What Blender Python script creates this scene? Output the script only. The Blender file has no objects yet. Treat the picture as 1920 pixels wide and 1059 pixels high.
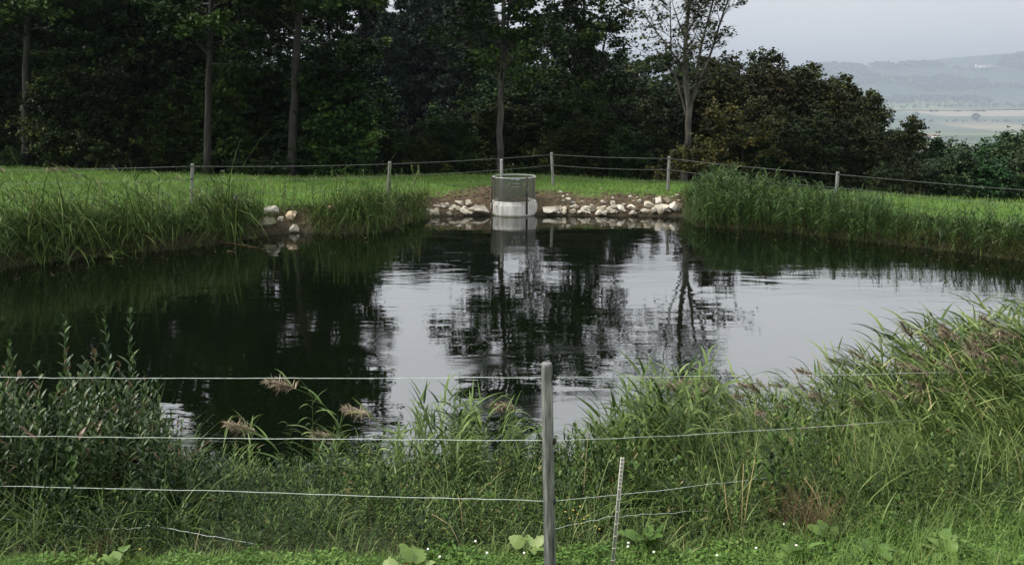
import bpy, bmesh, math
import numpy as np

sc = bpy.context.scene
COL = sc.collection
R = math.radians

# ------------------------------------------------------------------ camera
CAM_H = 3.3
F = 1507.0                     # focal length in photo pixels (1920 wide)
OCY = 340.0                    # optical centre row (the photo is a crop)
HOR = 190.0                    # horizon row
PITCH = math.atan((OCY - HOR) / F)
cam = bpy.data.cameras.new('camera')
camo = bpy.data.objects.new('camera', cam)
COL.objects.link(camo)
camo.location = (0, 0, CAM_H)
camo.rotation_euler = (R(90) - PITCH, 0, 0)
cam.sensor_width = 36.0
cam.lens = 36.0 * F / 1920
cam.shift_y = -(529.5 - OCY) / 1920
cam.clip_start = 0.1
cam.clip_end = 20000
sc.camera = camo

# ------------------------------------------------------------------ world, sun, exposure
SUN_EL, SUN_AZ = R(50), R(-88)     # azimuth from +Y, clockwise
w = bpy.data.worlds.new('World')
sc.world = w
w.use_nodes = True
nt = w.node_tree
for n in list(nt.nodes):
    nt.nodes.remove(n)
N = nt.nodes.new
out = N('ShaderNodeOutputWorld')
bg = N('ShaderNodeBackground')
bg.inputs['Strength'].default_value = 0.1
sky = N('ShaderNodeTexSky')
sky.sky_type = 'NISHITA'
sky.sun_disc = False
sky.sun_elevation = SUN_EL
sky.sun_rotation = SUN_AZ
sky.air_density = 1.0
sky.dust_density = 4.0
tc = N('ShaderNodeTexCoord')
sep = N('ShaderNodeSeparateXYZ')
ramp = N('ShaderNodeValToRGB')
ramp.color_ramp.elements[0].position = 0.0
ramp.color_ramp.elements[0].color = (.262, .262, .264, 1)
ramp.color_ramp.elements[1].position = 1.0
ramp.color_ramp.elements[1].color = (.27, .275, .29, 1)
e = ramp.color_ramp.elements.new(0.15); e.color = (.252, .254, .258, 1)
e = ramp.color_ramp.elements.new(0.23); e.color = (.51, .525, .545, 1)
e = ramp.color_ramp.elements.new(0.38); e.color = (.58, .595, .615, 1)
mul = N('ShaderNodeVectorMath'); mul.operation = 'SCALE'
mul.inputs['Scale'].default_value = 32.0
nz = N('ShaderNodeTexNoise'); nz.inputs['Scale'].default_value = 2.2; nz.inputs['Detail'].default_value = 5
nr = N('ShaderNodeMapRange')
nr.inputs['From Min'].default_value = .3; nr.inputs['From Max'].default_value = .7
nr.inputs['To Min'].default_value = .93; nr.inputs['To Max'].default_value = 1.06
mul2 = N('ShaderNodeVectorMath'); mul2.operation = 'SCALE'
hs = N('ShaderNodeHueSaturation'); hs.inputs['Saturation'].default_value = .5
mx = N('ShaderNodeMix'); mx.data_type = 'RGBA'; mx.inputs[0].default_value = .9
L = nt.links.new
L(tc.outputs['Generated'], sep.inputs[0]); L(sep.outputs['Z'], ramp.inputs['Fac'])
L(ramp.outputs['Color'], mul.inputs[0]); L(tc.outputs['Generated'], nz.inputs['Vector'])
L(nz.outputs['Fac'], nr.inputs['Value']); L(mul.outputs[0], mul2.inputs[0]); L(nr.outputs[0], mul2.inputs['Scale'])
L(sky.outputs[0], hs.inputs['Color']); L(hs.outputs[0], mx.inputs[6]); L(mul2.outputs[0], mx.inputs[7])
L(mx.outputs[2], bg.inputs['Color']); L(bg.outputs[0], out.inputs['Surface'])

sun = bpy.data.lights.new('sun', 'SUN')
sun.energy = 4.2
sun.angle = R(5)
sun.color = (1, .965, .9)
suno = bpy.data.objects.new('sun', sun)
COL.objects.link(suno)
suno.rotation_euler = (R(90) - SUN_EL, 0, -SUN_AZ + R(180))
sc.view_settings.view_transform = 'Standard'
sc.view_settings.look = 'None'
sc.view_settings.exposure = 0.32
sc.view_settings.gamma = 1.0
sc.view_settings.use_curve_mapping = False
sc.cycles.max_bounces = 6
sc.cycles.diffuse_bounces = 2
sc.cycles.glossy_bounces = 2
sc.cycles.transparent_max_bounces = 12
sc.cycles.volume_bounces = 1
sc.cycles.use_denoising = True

# ------------------------------------------------------------------ helpers
def tag(o, label=None, cat=None, group=None, kind=None):
    if label: o['label'] = label
    if cat: o['category'] = cat
    if group: o['group'] = group
    if kind: o['kind'] = kind
    return o

def thing(name, label, cat, loc=(0, 0, 0), rot=(0, 0, 0), group=None, scale=1.0):
    o = bpy.data.objects.new(name, None)
    o.empty_display_size = .1
    COL.objects.link(o)
    o.location = loc; o.rotation_euler = rot
    o.scale = (scale,) * 3 if np.isscalar(scale) else scale
    return tag(o, label, cat, group)

def mesh_data(name, V, Fs, mat, tint=None, smooth=False):
    """V (n,3); Fs list of (m,k) index arrays."""
    me = bpy.data.meshes.new(name)
    V = np.asarray(V, dtype=np.float32)
    Fs = [np.asarray(f, dtype=np.int32) for f in Fs if len(f)]
    me.vertices.add(len(V))
    me.vertices.foreach_set('co', V.ravel())
    loops = np.concatenate([f.ravel() for f in Fs])
    tot = np.concatenate([np.full(len(f), f.shape[1], dtype=np.int32) for f in Fs])
    st = np.concatenate([[0], np.cumsum(tot)[:-1]]).astype(np.int32)
    me.loops.add(len(loops))
    me.loops.foreach_set('vertex_index', loops)
    me.polygons.add(len(tot))
    me.polygons.foreach_set('loop_start', st)
    me.polygons.foreach_set('loop_total', tot)
    if smooth:
        me.polygons.foreach_set('use_smooth', np.ones(len(tot), dtype=bool))
    if tint is not None:
        a = me.attributes.new('tint', 'FLOAT', 'POINT')
        a.data.foreach_set('value', np.asarray(tint, dtype=np.float32))
    me.update(calc_edges=True)
    me.validate()
    if mat: me.materials.append(mat)
    return me

def link(name, me, parent=None, loc=(0, 0, 0), rot=(0, 0, 0)):
    o = bpy.data.objects.new(name, me)
    COL.objects.link(o)
    o.location = loc; o.rotation_euler = rot
    if parent: o.parent = parent
    return o

class MB:
    """collects vertex/face arrays"""
    def __init__(s): s.V = []; s.Q = []; s.T = []; s.t = []; s.n = 0
    def add(s, V, Q=None, T=None, tint=None):
        V = np.asarray(V, float)
        if Q is not None and len(Q): s.Q.append(np.asarray(Q) + s.n)
        if T is not None and len(T): s.T.append(np.asarray(T) + s.n)
        s.V.append(V); s.n += len(V)
        if tint is None: tint = .5
        s.t.append(np.broadcast_to(np.asarray(tint, float), (len(V),)))
    def arrays(s):
        V = np.concatenate(s.V)
        Q = np.concatenate(s.Q) if s.Q else np.zeros((0, 4), int)
        T = np.concatenate(s.T) if s.T else np.zeros((0, 3), int)
        return V, Q, T, np.concatenate(s.t)
    def data(s, name, mat, smooth=False):
        V, Q, T, t = s.arrays()
        return mesh_data(name, V, [Q, T], mat, t, smooth)
    def build(s, name, mat, parent=None, smooth=False, loc=(0, 0, 0)):
        return link(name, s.data(name, mat, smooth), parent, loc)

def nrm(v):
    return v / np.maximum(np.linalg.norm(v, axis=-1, keepdims=True), 1e-9)

def tube(P, r, k=6, cap=True):
    """P (n,3) path, r (n,) radii"""
    P = np.asarray(P, float); n = len(P)
    r = np.broadcast_to(np.asarray(r, float), (n,))
    T = nrm(np.gradient(P, axis=0))
    up = np.array([0, 0, 1.]) if abs(T[0, 2]) < .9 else np.array([1., 0, 0])
    A = nrm(np.cross(T, up)); B = np.cross(T, A)
    a = np.arange(k) * 2 * np.pi / k
    V = (P[:, None] + r[:, None, None] * (np.cos(a)[None, :, None] * A[:, None] + np.sin(a)[None, :, None] * B[:, None])).reshape(-1, 3)
    i = np.arange(n - 1)[:, None] * k; j = np.arange(k)[None]; j2 = (j + 1) % k
    Q = np.stack([i + j, i + j2, i + k + j2, i + k + j], -1).reshape(-1, 4)
    T3 = np.zeros((0, 3), int)
    if cap:
        V = np.concatenate([V, P[:1], P[-1:]]); c0, c1 = n * k, n * k + 1
        jj = np.arange(k)
        T3 = np.concatenate([np.stack([np.full(k, c0), (jj + 1) % k, jj], -1),
                             np.stack([np.full(k, c1), (n - 1) * k + jj, (n - 1) * k + (jj + 1) % k], -1)])
    return V, Q, T3

def box(x0, x1, y0, y1, z0, z1):
    V = np.array([[x, y, z] for z in (z0, z1) for y in (y0, y1) for x in (x0, x1)], float)
    Q = np.array([[0, 2, 3, 1], [4, 5, 7, 6], [0, 1, 5, 4], [2, 6, 7, 3], [0, 4, 6, 2], [1, 3, 7, 5]])
    return V, Q

PROFILES = {
    'grass': lambda s: np.clip(1 - s ** 1.6, 0.02, 1) * np.clip(.6 + 2 * s, 0, 1),
    'lance': lambda s: np.clip(np.sin(np.pi * np.clip(s * .92 + .06, 0, 1)) ** .8, .02, 1),
    'broad': lambda s: np.clip(np.sin(np.pi * np.clip(s ** .75 * .97 + .02, 0, 1)) ** .6, .02, 1),
}
def blades(base, az, Ln, wd, th0, bend, segs=4, prof='grass', tint=None, fold=0.0, roll=None, wave=0.0, rng=None):
    """curved leaf strips: base (n,3), az heading, th0 angle off vertical at the root, bend added to the tip"""
    n = len(base)
    bc = lambda v: np.broadcast_to(np.asarray(v, float), (n,))
    az, Ln, wd, th0, bend = map(bc, (az, Ln, wd, th0, bend))
    s = np.linspace(0, 1, segs + 1)
    th = th0[:, None] + bend[:, None] * s[None]
    ds = Ln[:, None] / segs
    thm = (th[:, 1:] + th[:, :-1]) / 2
    hx = np.concatenate([np.zeros((n, 1)), np.cumsum(np.sin(thm) * ds, 1)], 1)
    hz = np.concatenate([np.zeros((n, 1)), np.cumsum(np.cos(thm) * ds, 1)], 1)
    d = np.stack([np.sin(az), np.cos(az), np.zeros(n)], -1)
    side = np.stack([np.cos(az), -np.sin(az), np.zeros(n)], -1)
    C = base[:, None] + hx[..., None] * d[:, None] + hz[..., None] * np.array([0, 0, 1.])
    tang = np.sin(th)[..., None] * d[:, None] + np.cos(th)[..., None] * np.array([0, 0, 1.])
    S = np.broadcast_to(side[:, None], C.shape).copy()
    if roll is not None:
        nn = np.cross(S, tang); rr = bc(roll)[:, None, None]
        S = np.cos(rr) * S + np.sin(rr) * nn
    hw = .5 * wd[:, None] * PROFILES[prof](s)[None]
    if wave and rng is not None:
        hw = hw * (1 + wave * rng.normal(size=hw.shape))
        C = C + (wave * .12 * Ln)[:, None, None] * rng.normal(size=C.shape) * s[None, :, None]
    Lf = C - S * hw[..., None]; Rt = C + S * hw[..., None]
    if fold:
        nn = np.cross(S, tang)
        Lf = Lf + nn * (fold * hw)[..., None]; Rt = Rt + nn * (fold * hw)[..., None]
        V = np.stack([Lf, C, Rt], 2).reshape(-1, 3); k = 3
        b = (np.arange(n) * (segs + 1) * 3)[:, None] + (np.arange(segs) * 3)[None]
        Q = np.concatenate([np.stack([b, b + 1, b + 4, b + 3], -1).reshape(-1, 4), np.stack([b + 1, b + 2, b + 5, b + 4], -1).reshape(-1, 4)])
    else:
        V = np.stack([Lf, Rt], 2).reshape(-1, 3); k = 2
        b = (np.arange(n) * (segs + 1) * 2)[:, None] + (np.arange(segs) * 2)[None]
        Q = np.stack([b, b + 1, b + 3, b + 2], -1).reshape(-1, 4)
    if tint is None: tint = .5
    t = np.repeat(np.broadcast_to(np.asarray(tint, float), (n,)), (segs + 1) * k)
    return V, Q, None, t

def vary(t, rng, pd=.25, pp=.04):
    """real leaf variety: some dark old leaves, a few pale ones"""
    t = np.array(t, float); u = rng.uniform(size=t.shape)
    t[u < pd] *= rng.uniform(.0, .4, (u < pd).sum()); k = u > 1 - pp; t[k] = rng.uniform(.8, .97, k.sum()); return np.clip(t, 0, 1)
def ss(a, b, x):
    t = np.clip((x - a) / (b - a), 0, 1); return t * t * (3 - 2 * t)

# ------------------------------------------------------------------ materials
def newmat(name):
    m = bpy.data.materials.new(name); m.use_nodes = True
    t = m.node_tree
    return m, t, t.nodes['Principled BSDF']

def ramp_node(t, stops):
    r = t.nodes.new('ShaderNodeValToRGB')
    cr = r.color_ramp
    cr.elements[0].position, cr.elements[0].color = stops[0][0], (*stops[0][1], 1)
    cr.elements[1].position, cr.elements[1].color = stops[-1][0], (*stops[-1][1], 1)
    for p, c in stops[1:-1]:
        e = cr.elements.new(p); e.color = (*c, 1)
    return r

def leafmat(name, stops, rough=.55, spec=.35, trans=.0, objcol=True):
    """foliage: colour by the per-leaf tint, times the object's own colour"""
    m, t, b = newmat(name)
    a = t.nodes.new('ShaderNodeAttribute'); a.attribute_name = 'tint'
    r = ramp_node(t, stops)
    t.links.new(a.outputs['Fac'], r.inputs['Fac'])
    c = r.outputs['Color']
    if objcol:
        oi = t.nodes.new('ShaderNodeObjectInfo')
        mx = t.nodes.new('ShaderNodeMix'); mx.data_type = 'RGBA'; mx.blend_type = 'MULTIPLY'; mx.inputs[0].default_value = 1
        t.links.new(c, mx.inputs[6]); t.links.new(oi.outputs['Color'], mx.inputs[7]); c = mx.outputs[2]
    t.links.new(c, b.inputs['Base Color'])
    b.inputs['Roughness'].default_value = rough
    b.inputs['Specular IOR Level'].default_value = spec
    if trans:
        tr = t.nodes.new('ShaderNodeBsdfTranslucent'); ms = t.nodes.new('ShaderNodeMixShader')
        ms.inputs[0].default_value = trans
        t.links.new(c, tr.inputs['Color']); t.links.new(b.outputs[0], ms.inputs[1]); t.links.new(tr.outputs[0], ms.inputs[2])
        t.links.new(ms.outputs[0], t.nodes['Material Output'].inputs['Surface'])
    return m

def noisemat(name, stops, scale=5, detail=8, rough=.85, bump=.3, bscale=30, spec=.3, stretch=(1, 1, 1), dist=.02):
    m, t, b = newmat(name)
    tcn = t.nodes.new('ShaderNodeTexCoord'); mp = t.nodes.new('ShaderNodeMapping')
    mp.inputs['Scale'].default_value = stretch
    oi = t.nodes.new('ShaderNodeObjectInfo')
    ad = t.nodes.new('ShaderNodeVectorMath'); ad.operation = 'ADD'
    mu = t.nodes.new('ShaderNodeMath'); mu.operation = 'MULTIPLY'; mu.inputs[1].default_value = 37.
    t.links.new(oi.outputs['Random'], mu.inputs[0])
    t.links.new(tcn.outputs['Object'], mp.inputs[0]); t.links.new(mp.outputs[0], ad.inputs[0]); t.links.new(mu.outputs[0], ad.inputs[1])
    n1 = t.nodes.new('ShaderNodeTexNoise'); n1.inputs['Scale'].default_value = scale; n1.inputs['Detail'].default_value = detail
    n2 = t.nodes.new('ShaderNodeTexNoise'); n2.inputs['Scale'].default_value = bscale; n2.inputs['Detail'].default_value = 6
    t.links.new(ad.outputs[0], n1.inputs['Vector']); t.links.new(ad.outputs[0], n2.inputs['Vector'])
    r = ramp_node(t, stops); t.links.new(n1.outputs['Fac'], r.inputs['Fac'])
    mx = t.nodes.new('ShaderNodeMix'); mx.data_type = 'RGBA'; mx.blend_type = 'MULTIPLY'; mx.inputs[0].default_value = 1
    t.links.new(r.outputs['Color'], mx.inputs[6]); t.links.new(oi.outputs['Color'], mx.inputs[7])
    t.links.new(mx.outputs[2], b.inputs['Base Color'])
    bp = t.nodes.new('ShaderNodeBump'); bp.inputs['Strength'].default_value = bump; bp.inputs['Distance'].default_value = dist
    t.links.new(n2.outputs['Fac'], bp.inputs['Height']); t.links.new(bp.outputs[0], b.inputs['Normal'])
    b.inputs['Roughness'].default_value = rough; b.inputs['Specular IOR Level'].default_value = spec
    return m

M = {}
M['leaf_dark'] = leafmat('leaf_dark', [(0, (.007, .015, .004)), (.5, (.016, .033, .008)), (.82, (.046, .074, .014)), (1, (.082, .09, .017))], spec=.08)
M['leaf_brown'] = leafmat('leaf_brown', [(0, (.010, .016, .005)), (.5, (.024, .036, .010)), (.82, (.044, .054, .014)), (1, (.075, .064, .018))], spec=.08)
M['leaf_yellow'] = leafmat('leaf_yellow', [(0, (.026, .030, .008)), (.5, (.056, .056, .012)), (1, (.12, .10, .02))], spec=.1)
M['leaf_bush'] = leafmat('leaf_bush', [(0, (.015, .028, .012)), (.5, (.030, .055, .020)), (1, (.06, .10, .032))], spec=.15)
M['needle'] = leafmat('needle', [(0, (.008, .016, .010)), (.5, (.016, .030, .017)), (1, (.028, .048, .024))], spec=.1)
M['bark'] = noisemat('bark', [(.3, (.010, .009, .007)), (.55, (.022, .020, .016)), (.75, (.040, .036, .030))], scale=3, stretch=(3, 3, .5), bump=.6, bscale=12)
M['bark_pale'] = noisemat('bark_pale', [(.3, (.020, .018, .014)), (.5, (.045, .041, .034)), (.7, (.088, .082, .070))], scale=3, stretch=(3, 3, .6), bump=.6, bscale=12)
M['grass'] = leafmat('grass', [(0, (.062, .115, .020)), (.5, (.112, .180, .044)), (.85, (.16, .24, .055)), (1, (.22, .22, .075))], trans=.2, spec=.12)
M['clover'] = leafmat('clover', [(0, (.035, .08, .012)), (.5, (.075, .15, .022)), (.9, (.125, .21, .042)), (1, (.18, .22, .07))], rough=.5, spec=.2, trans=.15)
M['reed'] = leafmat('reed', [(0, (.026, .050, .012)), (.45, (.080, .130, .030)), (.8, (.155, .215, .062)), (.93, (.20, .225, .09)), (1, (.22, .18, .085))], rough=.5, spec=.2, trans=.12)
M['herb'] = leafmat('herb', [(0, (.014, .030, .008)), (.5, (.048, .092, .017)), (.9, (.105, .17, .034)), (1, (.14, .12, .045))], rough=.5, spec=.2, trans=.1)
M['gloss_leaf'] = leafmat('gloss_leaf', [(0, (.016, .034, .009)), (.5, (.036, .068, .016)), (.92, (.08, .12, .032)), (1, (.13, .08, .045))], rough=.42, spec=.27, trans=.06)
M['dock'] = leafmat('dock', [(0, (.045, .095, .016)), (.5, (.095, .16, .030)), (.9, (.20, .25, .09)), (1, (.16, .03, .02))], rough=.5, spec=.25, trans=.12)
M['plume'] = leafmat('plume', [(0, (.11, .085, .055)), (.5, (.21, .165, .11)), (1, (.36, .30, .21))], rough=.8, spec=.1, trans=.15)
M['straw'] = leafmat('straw', [(0, (.10, .065, .03)), (.5, (.22, .15, .07)), (1, (.42, .32, .17))], rough=.7, spec=.08)
M['deadgrass'] = leafmat('deadgrass', [(0, (.045, .028, .016)), (.5, (.10, .065, .035)), (1, (.20, .14, .075))], rough=.8, spec=.1)
M['stone'] = noisemat('stone', [(.25, (.15, .135, .105)), (.45, (.34, .31, .255)), (.62, (.47, .435, .365)), (.8, (.58, .55, .48))], scale=4, bump=.5, bscale=14, rough=.85)
def wet_line(m, z0=.015, z1=.075, dark=(.30, .31, .24)):
    t = m.node_tree; b = t.nodes['Principled BSDF']; src = b.inputs['Base Color'].links[0].from_socket
    g_ = t.nodes.new('ShaderNodeNewGeometry'); sp = t.nodes.new('ShaderNodeSeparateXYZ'); t.links.new(g_.outputs['Position'], sp.inputs[0])
    n_ = t.nodes.new('ShaderNodeTexNoise'); n_.inputs['Scale'].default_value = 9; t.links.new(g_.outputs['Position'], n_.inputs['Vector'])
    a_ = t.nodes.new('ShaderNodeMath'); a_.operation = 'MULTIPLY_ADD'; a_.inputs[1].default_value = -.06; t.links.new(n_.outputs['Fac'], a_.inputs[0]); t.links.new(sp.outputs['Z'], a_.inputs[2])
    mr = t.nodes.new('ShaderNodeMapRange'); mr.inputs[1].default_value = z0 - .03; mr.inputs[2].default_value = z1 - .03; t.links.new(a_.outputs[0], mr.inputs[0])
    mx = t.nodes.new('ShaderNodeMix'); mx.data_type = 'RGBA'; t.links.new(mr.outputs[0], mx.inputs[0])
    m2 = t.nodes.new('ShaderNodeMix'); m2.data_type = 'RGBA'; m2.blend_type = 'MULTIPLY'; m2.inputs[0].default_value = 1; m2.inputs[7].default_value = (*dark, 1)
    t.links.new(src, m2.inputs[6]); t.links.new(m2.outputs[2], mx.inputs[6]); t.links.new(src, mx.inputs[7]); t.links.new(mx.outputs[2], b.inputs['Base Color'])
wet_line(M['stone'])
M['concrete'] = noisemat('concrete', [(.28, (.15, .145, .12)), (.45, (.29, .28, .255)), (.6, (.38, .37, .345)), (.75, (.45, .44, .41))], scale=7, bump=.35, bscale=40, rough=.85, stretch=(1.3, 1.3, .22))
wet_line(M['concrete'], .01, .06)
M['post'] = noisemat('post', [(.3, (.045, .045, .042)), (.5, (.12, .122, .114)), (.68, (.24, .24, .22))], scale=16, stretch=(2.6, 2.6, .3), bump=.7, bscale=34, rough=.95, dist=.008, spec=.08)
M['post_far'] = noisemat('post_far', [(.25, (.10, .098, .09)), (.5, (.155, .152, .14)), (.75, (.22, .215, .20))], scale=9, stretch=(2, 2, .3), bump=.4, bscale=30, rough=.85)
M['black'] = noisemat('black', [(.3, (.008, .008, .008)), (.7, (.02, .02, .02))], scale=6, bump=.1, rough=.5)
M['steel_dark'] = noisemat('steel_dark', [(.3, (.018, .016, .013)), (.7, (.045, .038, .03))], scale=8, bump=.2, rough=.7)
M['steel'] = noisemat('steel', [(.3, (.36, .37, .36)), (.7, (.55, .56, .54))], scale=8, bump=.1, rough=.5)
M['white_plastic'] = noisemat('white_plastic', [(.3, (.34, .32, .27)), (.7, (.50, .48, .42))], scale=8, bump=.1, rough=.5)
M['wire'] = noisemat('wire', [(.3, (.34, .37, .34)), (.7, (.60, .62, .58))], scale=20, bump=0, rough=.45)
M['wire_far'] = noisemat('wire_far', [(.3, (.085, .085, .08)), (.7, (.16, .16, .15))], scale=20, bump=0, rough=.5)
M['flower_white'] = noisemat('flower_white', [(.3, (.62, .60, .52)), (.7, (.80, .78, .72))], scale=60, bump=.3, rough=.7)
M['flower_yellow'] = noisemat('flower_yellow', [(.3, (.50, .36, .06)), (.7, (.62, .48, .12))], scale=60, bump=.1, rough=.6)
M['house'] = noisemat('house', [(.3, (.62, .60, .56)), (.7, (.76, .74, .70))], scale=.2, bump=0)
M['roof'] = noisemat('roof', [(.3, (.24, .13, .09)), (.7, (.32, .19, .13))], scale=.5, bump=0)

# ------------------------------------------------------------------ picture -> world, terrain
CP, SP = math.cos(PITCH), math.sin(PITCH)
def rayd(px, py):
    cx = (px - 960) / F; cy = (OCY - py) / F
    return np.array([cx, CP + cy * SP, -SP + cy * CP])
def at_z(px, py, z=0.0):
    d = rayd(px, py); t = (z - CAM_H) / d[2]
    return np.array([d[0] * t, d[1] * t, z])
def at_y(px, py, D):
    d = rayd(px, py); t = D / d[1]
    return np.array([d[0] * t, D, CAM_H + d[2] * t])

FARSHORE = [(-330, 560), (-150, 525), (0, 505), (60, 496), (200, 478), (330, 466), (420, 456), (500, 441), (560, 436), (640, 440),
            (705, 436), (770, 418), (815, 406), (920, 404), (1000, 404), (1150, 405), (1280, 407), (1310, 424), (1400, 430), (1500, 438),
            (1650, 455), (1800, 472), (1920, 490), (2150, 520), (2500, 560)]
POND = [tuple(at_z(*p)[:2]) for p in FARSHORE]
POND += [(14.5, 9.8), (11, 9.0), (8.2, 8.6), (6, 8.2), (4.2, 7.7), (2.6, 7.25), (1.2, 7.0), (0, 6.9), (-1.2, 6.95), (-2.2, 6.85), (-3.2, 6.9), (-4.5, 7.0), (-7, 7.4), (-11, 8.4), (-15, 10)]
POND = np.array(POND)

def sdist(x, y):
    x = np.asarray(x, float); y = np.asarray(y, float); sh = x.shape
    P = np.stack([x.ravel(), y.ravel()], -1)
    d2 = np.full(len(P), 1e18); ins = np.zeros(len(P), bool)
    for i in range(len(POND)):
        a = POND[i]; b = POND[(i + 1) % len(POND)]; ab = b - a
        t = np.clip(((P - a) @ ab) / (ab @ ab), 0, 1)
        q = P - a - t[:, None] * ab
        d2 = np.minimum(d2, (q * q).sum(1))
        c = (a[1] > P[:, 1]) != (b[1] > P[:, 1])
        xi = a[0] + (P[:, 1] - a[1]) / (b[1] - a[1] if b[1] != a[1] else 1e-9) * ab[0]
        ins ^= c & (P[:, 0] < xi)
    s = np.sqrt(d2); s[ins] *= -1
    return s.reshape(sh)

EX, EY = [], []
for px, py in [(-400, 312), (0, 315), (200, 322), (385, 331), (600, 335), (900, 329), (1040, 331), (1180, 340), (1300, 346), (1600, 363), (1900, 381), (2300, 400)]:
    q = at_z(px, py, .5); EX.append(q[0]); EY.append(q[1])
def edge_y(x): return np.interp(x, EX, EY)

FS = 1.7        # the far country starts about a kilometre off and ends at eight
VY = [0, 60, 150, 400, 800, 1500, 2100, 2600, 3150, 3500, 3900, 4400, 4750, 5100, 6500, 9000]
VZ = [0, -4, -14, -28, -45, -60, -78, -56, -28, -8, 45, 140, 196, 206, 180, 150]
def wob(x, y, s=1.0):
    return (np.sin(x * 1.7 / s + 1.3) * np.cos(y * 1.3 / s + .4) + .6 * np.sin(x * 3.1 / s + y * 2.3 / s) + .35 * np.sin(x * 6.7 / s - y * 5.1 / s + 2))
def ground_z(x, y):
    x = np.asarray(x, float); y = np.asarray(y, float)
    s = sdist(x, y)
    near = np.interp(s, [-3, -.8, 0, .5, 1.4, 2.4, 4, 7, 20], [-1.6, -.6, 0, .15, .32, .44, .78, 1.6, 2.2]) + .012 * wob(x, y, .5)
    steep = np.where((x > -3.3) & (x < 4.9), 1.15, .8)
    far = np.where(s < 0, np.interp(s, [-3, -.8, 0], [-1.6, -.6, 0]), .5 * np.clip(s / steep, 0, 1) ** .75) + .018 * wob(x, y, .7) * np.clip(s, 0, 1)
    mound = .16 * np.exp(-((x + .75) / .9) ** 2 - ((y - 24.6) / .7) ** 2)
    e = y - edge_y(x)
    far = far + mound - np.interp(e, [0, 1, 4, 10, 25, 60], [0, .2, 1.1, 2.2, 3.6, 5])
    z = near + (far - near) * ss(10, 12.5, y)
    xf, yf = x / FS, y / FS
    val = np.interp(yf, VY, VZ)
    k = ss(2600, 4200, yf)
    val = FS * (val + k * (14 * np.sin(xf / 310 + .7) + 7 * np.sin(xf / 120)) + 95 * ss(3900, 4300, yf) * ss(2600, 2860, xf) - 40 * ss(3000, 4700, yf) * ss(1900, 1500, xf))
    z = z + (val - z) * ss(45, 90, y)
    return z

def hit(px, py, tmin=3.0, tmax=60.0):
    d = rayd(px, py); t = np.linspace(tmin, tmax, 1500)
    X = d[0] * t; Y = d[1] * t; Z = CAM_H + d[2] * t
    g = np.maximum(ground_z(X, Y), 0.0)
    k = np.argmax(Z < g)
    return np.array([X[k], Y[k], g[k]])
def gz(x, y): return float(ground_z(np.array([x]), np.array([y]))[0])

def axis(fine0, fine1, step, lo, hi, ratio=1.13, extra=()):
    a = list(np.arange(fine0, fine1 + 1e-6, step)); s = step
    while a[-1] < hi: s *= ratio; a.append(a[-1] + s)
    s = step
    while a[0] > lo: s *= ratio; a.insert(0, a[0] - s)
    return np.array(sorted(set(np.round(a + list(extra), 3))))
gx = axis(-24, 22, .22, -9000, 11000, extra=list(np.arange(900, 4200, 55) * FS))
gy = axis(3, 36, .2, -400, 14000, extra=[FS * v for v in [2590, 2600, 2740, 2745, 3090, 3095, 3150, 3500, 3700, 4050, 4250, 4550, 4650, 4700, 4750]])
X, Y = np.meshgrid(gx, gy)
Z = ground_z(X, Y)
S = sdist(X, Y)
nx, ny = len(gx), len(gy)
idx = np.arange(nx * ny).reshape(ny, nx)
Q = np.stack([idx[:-1, :-1], idx[:-1, 1:], idx[1:, 1:], idx[1:, :-1]], -1).reshape(-1, 4)
me = mesh_data('ground', np.stack([X, Y, Z], -1).reshape(-1, 3), [Q], None, None, True)
# ground cover colours: lawn, bare soil on the stone bank, woodland floor, far fields
def lerp(a, b, k): return a + (b - a) * k[..., None]
col = np.broadcast_to(np.array([.075, .150, .022]), X.shape + (3,)).copy()
soilc = np.array([.078, .058, .036]) * (1 + .22 * wob(X, Y, .22))[..., None]
PXg = X / np.maximum(Y, .1) * F + 960
bank = (((X > -3.6) & (X < 5.2)) | ((PXg > 488) & (PXg < 584) & (Y > 14))).astype(float)
wb = wob(X, Y, .6)
k = np.clip(ss(1.45 + .25 * wb, .95 + .25 * wb, S) * bank * ss(12, 14, Y), 0, 1)
k = np.maximum(k, np.exp(-((X + .9) / 1.25) ** 2 - ((Y - 24.9) / .95) ** 2) > .58 + .1 * wb)
k = np.maximum(k, (np.exp(-((X - .75) / .75) ** 2 - ((Y - 25.0) / .7) ** 2) > .5) * .8)
SOIL = k.copy()
col = lerp(col, soilc, k)
k = ss(.75, .45, S) * (1 - bank) * ss(12, 14, Y); col = lerp(col, np.array([.045, .034, .02]), k)
k = ss(.32, .05, S) * bank * (Y > 12); col = lerp(col, np.array([.035, .027, .018]), k * .8)
k = ss(.3, -.2, S); col = lerp(col, np.array([.022, .020, .012]), k)
k = ss(4.7, 4.95, Y - .45 * ss(1.2, 3.2, X)) * (Y < 11); col = lerp(col, np.array([.028, .034, .014]), k)
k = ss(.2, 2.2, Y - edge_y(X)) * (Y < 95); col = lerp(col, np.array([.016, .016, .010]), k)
far = Y > 95
ph_ = np.sin(np.floor(X / 420) * 12.9898 + np.floor(Y / 380 + X / 2600) * 78.233) * 43758.5453; ph_ = ph_ - np.floor(ph_)
fc = np.stack([.115 + .03 * np.sin(X / 460 + Y / 700), .145 + .03 * np.sin(X / 460 + Y / 700), .090 + 0 * X], -1)
fc = fc * (.65 + .8 * ph_)[..., None]; fc[ph_ > .8] = np.array([.26, .22, .15])
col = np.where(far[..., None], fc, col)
tan = (Y >= 2742 * FS) & (Y <= 3092 * FS) & (X > 1500 * FS)
col = np.where(tan[..., None], np.array([.30, .25, .20]), col)
wood = (Y > 3650 * FS)
col = np.where(wood[..., None], np.array([.05, .07, .045]), col)
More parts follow.
